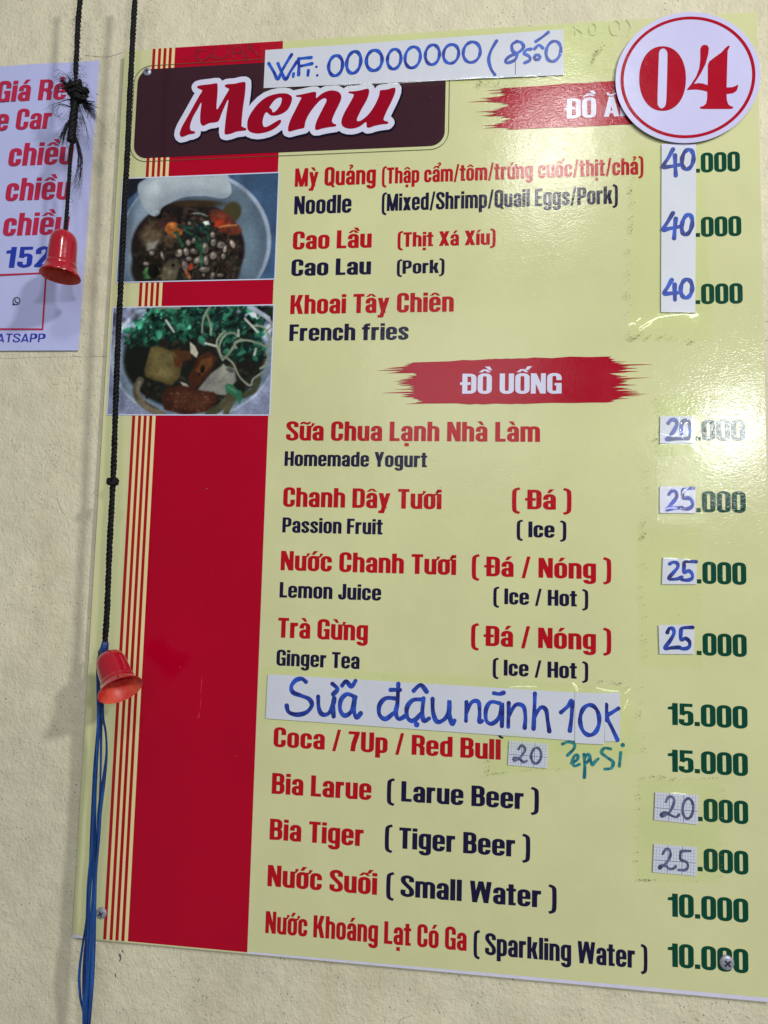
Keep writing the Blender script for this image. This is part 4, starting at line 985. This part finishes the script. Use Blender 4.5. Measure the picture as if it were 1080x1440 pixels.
def tape(quad, label, mat='tape', y=TY, seed=0, folds=(), dirt=(), nd=60, dspread=2.0, jag=.6, rp=None):
    c_ = np.mean([at(*q, y) for q in quad], 0)
    t = empty('clear_tape', (float(c_[0]), y, float(c_[2])), label, 'tape', 'clear tape over the notes')
    r = random.Random(seed); out = []
    for k in range(len(quad)):
        a, b = quad[k], quad[(k + 1) % len(quad)]
        for j in range(8):
            u = j / 8; out.append(a2(a[0] + (b[0] - a[0]) * u + r.uniform(-jag, jag), a[1] + (b[1] - a[1]) * u + r.uniform(-jag, jag), y))
    sheet('film', [(out, [])], y, M[mat], t)
    for f in folds: ridge(f[0], f[1], y, M['fold'], t)
    if dirt: grime(dirt, y - .00012, t, nd, dspread, seed)
    return t
tape([(890, 208), (990, 206), (1006, 480), (886, 476)], 'broad clear tape over the tall strip of three 40s, dirty along its left edge', seed=1,
     folds=[([(899, 465), (912, 457), (922, 448), (935, 445), (955, 443), (977, 442)], .8), ([(898, 462), (915, 451), (930, 446), (960, 441)], .6), ([(884, 458), (889, 455), (893, 456)], 1.3), ([(895, 452), (901, 447)], .8),
            ([(962, 442), (972, 445), (981, 441)], 1.6), ([(970, 447), (982, 443)], 1.0)],
     dirt=[[(888, 250), (887, 330)], [(884, 340), (883, 470)], [(884, 470), (890, 476), (900, 470)], [(900, 472), (925, 474), (960, 478), (990, 486)]], nd=34)
tape([(922, 556), (983, 553), (984, 640), (926, 641)], 'clear tape piece over the thick blue 20 beside the glare', seed=2, dirt=[[(923, 560), (925, 640)]], nd=10,
     folds=[([(928, 625.5), (950, 624), (972, 625.5)], .7), ([(976, 626), (981, 632), (985, 637)], 1.1), ([(930, 610), (945, 613), (962, 606)], .8), ([(972, 590), (973, 605), (971, 620)], .9)])
tape([(924, 642), (984, 640), (1030, 646), (1030, 690), (985, 738), (924, 737)], 'crinkled shiny clear tape over the blue 25 on the passion fruit row', 'tape_crinkled', y=TY - .00015, seed=3,
     folds=[([(936, 716), (944, 714), (952, 715)], .7), ([(958, 700), (960, 692), (968, 686)], .8)])
tape([(896, 742), (988, 742), (990, 938), (900, 938)], 'long clear tape over the lower two blue 25 notes, grimy on its left', seed=4,
     folds=[([(934, 785), (945, 785.5), (953, 786)], .9), ([(962, 786), (967, 787), (971, 788)], .9)],
     dirt=[[(912, 660), (904, 760), (906, 850), (910, 930)]], nd=44, dspread=2.6)
tape([(366, 60), (640, 42), (862, 27), (864, 104), (640, 117), (368, 132)], 'wide clear tape over the wifi strip with a shiny crinkled lower edge', seed=5,
     folds=[([(470, 121), (490, 120), (500, 122)], .5), ([(552, 118), (580, 116), (610, 114), (640, 112.5)], .8), ([(640, 112), (660, 111), (680, 108.5)], .9), ([(682, 109), (700, 110), (708, 108)], .9), ([(735, 109), (748, 107), (760, 110)], .9), ([(768, 108), (780, 109), (790, 113)], .7), ([(480, 119), (530, 118), (552, 116.5)], .5)],
     dirt=[[(700, 127), (738, 124)], [(850, 60), (830, 90)], [(660, 118), (700, 116)]], nd=36, dspread=2.2)
tape([(368, 936), (640, 950), (884, 966), (906, 1062), (700, 1052), (640, 1030), (370, 1016)], 'clear tape over the soy milk strip and its right end', seed=6,
     folds=[([(716, 966), (736, 965), (755, 966)], .6), ([(805, 960), (810, 966), (812, 972)], 1.2), ([(838, 967), (855, 971), (870, 972)], .8), ([(876, 1000), (880, 990), (884, 982)], .7), ([(878, 975), (886, 968)], 1.0)],
     dirt=[[(830, 955), (905, 967)], [(900, 980), (906, 1060)]], nd=14)
tape([(688, 1056), (712, 1030), (810, 1044), (888, 1052), (880, 1080), (760, 1084), (686, 1092)], 'clear tape patch over the small squared note by the soft drinks line', y=TY - .0002, seed=7,
     dirt=[[(686, 1090), (720, 1084), (790, 1080)], [(688, 1060), (686, 1090)]], nd=20, dspread=1.0)
tape([(899, 1095), (1018, 1097), (1014, 1242), (896, 1238)], 'square clear tape over both squared price notes at the lower right', seed=8,
     folds=[([(943, 1114.5), (952, 1115.5), (966, 1117)], .8)],
     dirt=[[(899, 1095), (925, 1092), (938, 1094)], [(925, 1097), (960, 1096), (1015, 1094)], [(1018, 1097), (1014, 1240)], [(896, 1237), (925, 1238), (1014, 1242)], [(899, 1095), (896, 1238)]], nd=15, dspread=.7)
grime([[(420, 212), (700, 200)], [(640, 420), (660, 400)], [(560, 640), (840, 870)], [(420, 900), (520, 890)], [(1020, 880), (940, 860)], [(240, 600), (330, 1200)]], -3.5 * e, board, 7, 30, 5, (.25, .7))

# ------------------------------------------------------------------ rental poster at the left
PO = WY - .0012
def qpt(px, py, y=PO): return at(px, py, y)
TL = (-110, 99.5); TR_ = (140, 85.6); BR_ = (110, 493); BL = (-175, 494)
poster = empty('rental_poster', tuple(float(v) for v in qpt(-10, 493)), 'lavender white poster with red and blue lettering, left of the menu board', 'poster')
subdiv_sheet('poster_sheet', [TL, TR_, BR_, BL], PO, .0006, M['poster'], poster, .0008, 12, 16, 16)
PT = PO - .00095; PR_, PB, PK = M['poster_red'], M['poster_blue'], M['poster_black']
SL = .07
text_line('Giá Rẻ', -6, 92, 143, 114.5, PT, PR_, poster, 'poster_line', SL, 139.5)
text_line('e', -7, 10.4, 183, 154, PT, PR_, poster, 'poster_line', SL, 183)
text_line('Car', 21.2, 70.6, 182, 153.4, PT, PR_, poster, 'poster_line', SL, 181)
text_line('chiều', 10.7, 101, 233.4, 202, PT, PR_, poster, 'poster_line', SL, 230.5)
text_line('chiều', 6.7, 97, 282.4, 251, PT, PR_, poster, 'poster_line', SL, 280)
text_line('chiều', 3.2, 95, 331.5, 300, PT, PR_, poster, 'poster_line', SL, 329.5)
text_line('152', 6.0, 69, 376.3, 347.5, PT, PB, poster, 'poster_line', SL, 375.5, track=.10)
A_, B_ = .062, .055; S, T2 = 2 * A_, 2 * B_; GC.clear()
text_line('WHATSAPP', -34, 63, 480.8, 469.0, PT, PB, poster, 'poster_line', SL, 481, track=.09)
A_, B_ = .102, .072; S, T2 = 2 * A_, 2 * B_; GC.clear()
fr = [(-72, 388), (66, 382.8), (60.8, 464.2), (-78, 463.4)]; fi = [(-69.5, 390.6), (63.4, 385.3), (58.6, 461.8), (-75.5, 461)]
sheet('poster_frame', [(px_poly(fr, y=PT), [px_poly(fi, y=PT)])], PT, PR_, poster, 'thin red square frame')
# chat bubble emblem with a handset inside
ctr = a2(23, 423.3, PT); rb = 7.2 * pxm * .93
bub = [(disc(ctr, rb, n=32), [disc(ctr, rb * .8, n=32)]), ([(ctr[0] - rb * .95, ctr[1] - rb * 1.1), (ctr[0] - rb * .3, ctr[1] - rb * .85), (ctr[0] - rb * .85, ctr[1] - rb * .35)], [])]
hs = [(ctr[0] - .42 * rb, ctr[1] + .38 * rb), (ctr[0] - .36 * rb, ctr[1] + .0 * rb), (ctr[0] - .02 * rb, ctr[1] - .36 * rb), (ctr[0] + .38 * rb, ctr[1] - .42 * rb)]
bub += stroke(smooth(hs, 5), rb * .10) + [(disc((ctr[0] - .36 * rb, ctr[1] + .3 * rb), rb * .17, n=12), []), (disc((ctr[0] + .3 * rb, ctr[1] - .36 * rb), rb * .17, n=12), [])]
sheet('chat_emblem', bub, PT, PK, poster, 'round chat bubble emblem with a handset')

# ------------------------------------------------------------------ cords
def tube(P, r, n=6, rs=None):
    P = np.array(P, float); N = len(P); V = []; Fc = []
    up = np.array([0., 1., 0.])
    for i in range(N):
        d = P[min(i + 1, N - 1)] - P[max(i - 1, 0)]; d /= (np.linalg.norm(d) + 1e-12)
        a = np.cross(d, up); L = np.linalg.norm(a); a = np.array([1., 0, 0]) if L < 1e-4 else a / L; b = np.cross(d, a)
        q = r if rs is None else r * rs[i]
        for k in range(n):
            t = 2 * math.pi * k / n; V.append(P[i] + (a * math.cos(t) + b * math.sin(t)) * q)
    for i in range(N - 1):
        for k in range(n):
            k2 = (k + 1) % n; Fc.append((i * n + k, i * n + k2, (i + 1) * n + k2, (i + 1) * n + k))
    Fc.append(tuple(range(n))[::-1]); Fc.append(tuple((N - 1) * n + k for k in range(n)))
    return V, Fc
def merge(parts):
    V = []; Fc = []
    for v, f in parts:
        s = len(V); V += list(v); Fc += [tuple(i + s for i in q) for q in f]
    return V, Fc
def resample(P, step):
    P = np.array(P, float); L = np.concatenate([[0], np.cumsum(np.linalg.norm(np.diff(P, axis=0), axis=1))])
    n = max(2, int(L[-1] / step)); s = np.linspace(0, L[-1], n)
    return np.stack([np.interp(s, L, P[:, k]) for k in range(3)], 1), s
def twist(P, rad, strands, pitch, phase=0.0, wob=0.0, seed=0):
    P, s = resample(P, .0011); r = np.random.default_rng(seed); out = []
    N = len(P); D = np.gradient(P, axis=0); D /= np.linalg.norm(D, axis=1)[:, None]
    A = np.cross(D, [0, 1., 0]); A /= np.linalg.norm(A, axis=1)[:, None]; Bq = np.cross(D, A)
    hr = rad * .52; sr = rad * .56
    vary = 1 + .10 * np.sin(s * 310 + seed) + .07 * np.sin(s * 91 + 2)
    for k in range(strands):
        t = 2 * math.pi * s / pitch + 2 * math.pi * k / strands + phase + .25 * np.sin(s * 140 + k)
        C_ = P + (A * np.cos(t)[:, None] + Bq * np.sin(t)[:, None]) * (hr * vary)[:, None]
        out.append(tube(C_, sr, 7))
    return merge(out)
def fuzz(P, n, L, seed, spread=1.0, r0=.00011, curl=.5, down=.3, base=.002):
    """loose hairs growing out of points along P"""
    r = np.random.default_rng(seed); out = []; P = np.array(P)
    for _ in range(n):
        p = P[r.integers(len(P))] + r.normal(0, base, 3) * [1, .5, 1]
        d = r.normal(0, 1, 3) * [spread, .5 * spread, .8 * spread] + [0, 0, -down]; d /= np.linalg.norm(d)
        l = L * r.uniform(.3, 1.0); m = 9; Q = [p]; step = l / m
        ax = r.normal(0, 1, 3); ax /= np.linalg.norm(ax); cu = r.normal(0, curl)
        for i in range(m):
            d = d + np.cross(ax, d) * cu + r.normal(0, .16, 3) + [0, 0, -.05]; d /= np.linalg.norm(d); Q.append(Q[-1] + d * step)
        Q = np.array(Q); Q[:, 1] = np.minimum(Q[:, 1], WY - .001)
        out.append(tube(Q, r0, 3, np.linspace(1, .45, len(Q))))
    return merge(out)
Y1, Y2 = -.034, -.033
# left cord
pts1 = [(116, -60), (114.5, -20), (113, 0), (110.5, 25), (109, 50), (108, 75), (106.5, 100), (107, 120), (107, 140), (104, 170), (102, 195), (99.5, 215), (98, 240), (96, 270), (94, 300), (92, 328)]
P1 = [at(x, y, Y1) for x, y in pts1]; P1s = np.array(smooth([tuple(p) for p in P1], 6))
rope1 = empty('cord', tuple(float(v) for v in P1[-1]), 'frayed black cord with a ragged knot in front of the left poster', 'cord')
up = P1s[:int(len(P1s) * .42)]; lo = P1s[int(len(P1s) * .40):]
v, f = merge([twist(up, .0023, 3, .013, seed=1), twist(lo, .0017, 3, .011, seed=2)])
mesh_obj('strands', v, f, M['cord'], rope1, smooth=True)
kc = at(109, 128, Y1)
kn = []
for k, (sx, sy, sz, ph) in enumerate(((.0070, .005, .0046, 0), (.0052, .005, .0076, 1.2), (.0076, .0042, .0062, 2.3), (.0050, .0055, .0050, 4.0))):
    Q = [kc + np.array([sx * math.cos(t + ph) + .0012 * math.cos(3 * t), sy * math.sin(2 * t + ph) * .8, sz * math.sin(t) - .002 * k]) for t in np.linspace(0, 6.4, 40)]
    kn.append(twist(Q, .0025, 3, .010, seed=5 + k))
kp = [kc + np.array([0, 0, .010]), kc, at(104, 160, Y1), at(102, 180, Y1), at(100.5, 200, Y1)]
kn.append(twist(np.array(smooth([tuple(p) for p in kp], 6)), .0034, 4, .02, seed=9))
v, f = merge(kn); mesh_obj('knot', v, f, M['cord'], rope1, smooth=True)
# frayed tails: tufts to the right, upper left, lower left and a long one hanging
def tuft(pts, n, L, seed, wid):
    r = np.random.default_rng(seed); C0 = np.array(smooth([tuple(at(x, y, Y1)) for x, y in pts], 6)); out = []
    for _ in range(n):
        off = r.normal(0, wid, 3) * [1, .6, 1]; sc = r.uniform(.55, 1.15); m = max(4, int(len(C0) * min(sc, 1)))
        gro = np.linspace(.3, 1.6, m)[:, None]; wv = np.cumsum(r.normal(0, .00022, (m, 3)), 0)
        out.append(tube(C0[:m] + off * gro + wv, .00019, 3, np.linspace(1.2, .5, m)))
    return merge(out)
parts = [tuft([(112, 130), (120, 148), (128, 155), (131, 165)], 80, 0, 1, .0016), tuft([(112, 138), (122, 146), (134, 150)], 60, 0, 2, .0016), tuft([(102, 126), (92, 118), (86, 112), (80, 108)], 44, 0, 3, .0017),
         tuft([(104, 125), (94, 126), (84, 122), (78, 128)], 18, 0, 13, .0012),
         tuft([(98, 170), (92, 182), (88, 192), (85, 202)], 60, 0, 4, .0011), tuft([(105, 190), (111, 212), (112, 228), (109, 250), (103, 268)], 26, 0, 5, .0009), tuft([(107, 195), (113, 225), (110, 255), (107, 275)], 6, 0, 6, .0012),
         tuft([(100, 140), (90, 142), (78, 148), (64, 156)], 5, 0, 7, .0009), tuft([(100, 150), (84, 146), (78, 154), (84, 164), (92, 158)], 5, 0, 8, .0008),
         tuft([(112, 150), (122, 175), (128, 200)], 7, 0, 9, .002), tuft([(120, 150), (140, 172), (150, 178)], 4, 0, 10, .0014), tuft([(104, 118), (94, 108), (84, 104), (77, 110)], 8, 0, 11, .0016),
         fuzz([at(108, y, Y1) for y in range(100, 200, 4)], 260, .015, 21), fuzz([at(109, y, Y1) for y in range(20, 105, 4)], 110, .010, 22, 1.2),
         fuzz([kc + np.array([q, 0, -q]) * .0035 for q in (-1, -.5, 0, .5, 1)], 380, .0115, 24, 1.0, .00013, .9, .1, base=.0042),
         fuzz([at(102.5 - (y - 150) * .03, y, Y1) for y in range(145, 205, 3)], 160, .008, 25, .8, down=1.0, base=.0022),
         fuzz([at(104 - (y - 200) * .09, y, Y1) for y in range(200, 320, 6)], 16, .009, 23)]
v, f = merge(parts); mesh_obj('frayed_fibres', v, f, M['fibre'], rope1, kind='stuff')

# right cord
pts2 = [(194, -60), (192, -20), (190, 0), (187, 50), (184.5, 100), (181.5, 160), (179, 220), (175.5, 285), (172.5, 350), (169.5, 410), (166, 480), (163, 560), (160.5, 640), (159, 675), (157.5, 705), (154.5, 760), (152.5, 810), (150.5, 860), (147.5, 905), (147, 915)]
P2 = np.array(smooth([tuple(at(x, y, Y2)) for x, y in pts2], 6))
rope2 = empty('cord', tuple(float(v) for v in P2[-1]), 'twisted black cord hanging down in front of the board left edge', 'cord')
v, f = twist(P2, .00245, 3, .0115, seed=3); mesh_obj('strands', v, f, M['cord'], rope2, smooth=True)
kc = at(158.5, 677, Y2); kn = []
for k, ph in enumerate((0, 2.0)):
    Q = [kc + np.array([.0034 * math.cos(t + ph), .0034 * math.sin(t + ph), .0022 * math.sin(t * 1.0 + k)]) for t in np.linspace(0, 6.6, 30)]
    kn.append(twist(Q, .0019, 3, .008, seed=15 + k))
v, f = merge(kn); mesh_obj('knot', v, f, M['cord'], rope2, smooth=True)
v, f = fuzz(P2, 90, .004, 31, 1.5, .00007, base=.0012); mesh_obj('loose_fibres', v, f, M['fibre'], rope2, kind='stuff')

# blue plastic string: thin crumpled ribbons
def ribbon(pts, wpx, y, seed, tw=1.0, ph=0.0, thick=.0003):
    C0 = smooth([(x, yy, 0) for x, yy in pts], 7); V = []; Fc = []; N = len(C0); m = 7
    for i, (x, yy, _) in enumerate(C0):
        p = at(x, yy, y); u = i / (N - 1); ang = ph + tw * math.sin(u * 7 + seed)
        wv = wpx * pxm / 2 * (.75 + .25 * math.sin(u * 19 + seed * 2))
        for k in range(m):
            s = k / (m - 1) * 2 - 1
            off = s * wv; crump = .0007 * math.sin(s * 5 + seed + u * 6) + .0012 * (1 - s * s)
            V.append((p[0] + off * math.cos(ang), p[1] - crump + off * math.sin(ang) * .8, p[2]))
    n0 = len(V); V += [(a, b + thick, c_) for a, b, c_ in V]
    for i in range(N - 1):
        for k in range(m - 1):
            a = i * m + k; q = (a + m, a + m + 1, a + 1, a); Fc.append(q); Fc.append(tuple(j + n0 for j in q[::-1]))
        for k in (0, m - 1):
            a = i * m + k; q = (a, a + m, a + m + n0, a + n0); Fc.append(q if k == 0 else q[::-1])
    return V, Fc
blue = empty('plastic_string', tuple(float(v) for v in at(122, 1440, Y2)), 'shiny blue plastic string hanging from the right black cord behind the lower bell', 'string')
rb_ = [([(150, 904), (145, 910), (139, 930), (139, 960), (139, 1000), (137, 1060), (133, 1130), (131, 1190), (125, 1250), (122, 1330), (121, 1390), (121, 1455)], 8.5, 1, .3, .1),
       ([(150, 905), (147, 915), (145, 950), (144, 1000), (149, 1030), (150, 1060), (146, 1095), (140, 1140), (138, 1180), (133, 1240), (130, 1330), (127, 1400), (124, 1455)], 8.0, 2, .4, -.2),
       ([(148, 906), (141, 918), (137, 940), (138, 1010), (133, 1080), (130, 1150), (127, 1220), (122, 1290), (116, 1330), (111.5, 1370), (113, 1400), (118, 1425), (120, 1455)], 4.2, 3, .7, .5),
       ([(149, 905), (146, 912), (142, 960), (142, 1010), (141, 1100), (136, 1200), (128, 1290), (126, 1360), (125.5, 1400), (122, 1455)], 3.2, 4, .5, .9),
       ([(147, 906), (142, 918), (140, 960), (139, 1040), (134, 1120), (132, 1200), (124, 1290), (119, 1345), (117.5, 1390), (119.5, 1455)], 3.0, 6, .6, .4)]
for k, (pp, wpx, sd, tw, ph) in enumerate(rb_):
    v, f = ribbon(pp, wpx, Y2 + .006 + .0011 * k, sd, tw, ph); mesh_obj('ribbon', v, f, M['blue'], blue, smooth=True)
v, f = tube([at(147.6, 902, Y2), at(147.5, 906, Y2), at(147, 911, Y2), at(144, 918, Y2 + .003)], .0031, 10, [.8, 1, 1.1, 1.3]); mesh_obj('wrapping', v, f, M['blue'], blue, smooth=True)

# ------------------------------------------------------------------ bells
def bell_axis(px_, y, toward, rx_, dn_):
    """hanging direction: leans 'toward' into the room, swings rx_ sideways for dn_ down"""
    p = at(*px_, y); c_ = CAM - p; c_ /= np.linalg.norm(c_); d = RM[0] * rx_ + RM[1] * dn_
    d -= c_ * d.dot(c_); d /= np.linalg.norm(d); return c_ * toward + d * math.sqrt(1 - toward ** 2)
def bell(top_px, y, height, radius, axis, label):
    p = at(*top_px, y); t = empty('hanging_bell', tuple(float(v) for v in p), label, 'bell', 'red plastic bells on cords')
    ax = np.array(axis, float); ax /= np.linalg.norm(ax)                 # from crown down to mouth
    u = np.cross(ax, [0, 1., 0]); u /= np.linalg.norm(u); w_ = np.cross(ax, u)
    prof = [(0, .0), (.18, .006), (.34, .030), (.47, .062), (.57, .11), (.64, .175), (.675, .25), (.69, .35), (.70, .45), (.71, .60), (.72, .70), (.725, .74), (.765, .752), (.775, .77), (.77, .79), (.78, .82), (.83, .87), (.91, .925), (.98, .965), (1.0, .985), (.995, 1.0)]
    inn = [(.995, 1.0), (.95, .985), (.86, .93), (.78, .88), (.70, .82), (.63, .74), (.60, .5), (.57, .28), (.45, .10), (.2, .05), (0, .04)]
    def lathe(pr):
        n = 56; V = []; Fc = []
        for q, h in pr:
            for i in range(n):
                a = 2 * math.pi * i / n; V.append(p + ax * h * height + (u * math.cos(a) + w_ * math.sin(a)) * max(q, .002) * radius)
        for k in range(len(pr) - 1):
            for i in range(n):
                j = (i + 1) % n; Fc.append((k * n + i, k * n + j, (k + 1) * n + j, (k + 1) * n + i))
        return V, Fc
    v, f = lathe(prof); mesh_obj('bell_shell', v, f, M['bell'], t, smooth=True)
    v, f = lathe(inn); mesh_obj('bell_inside', v, f, M['bell_in'], t, smooth=True, label='paler orange inside of the bell')
    return t
bell((91, 325), Y1, .0435, .0170, bell_axis((88, 390), Y1, .40, -.10, 1), 'red plastic bell hanging upright over the poster')
bell((152, 919), Y2 - .004, .0385, .0176, bell_axis((165, 965), Y2, .52, .34, 1), 'red plastic bell tilted outward over the stripes, in front of blue string')
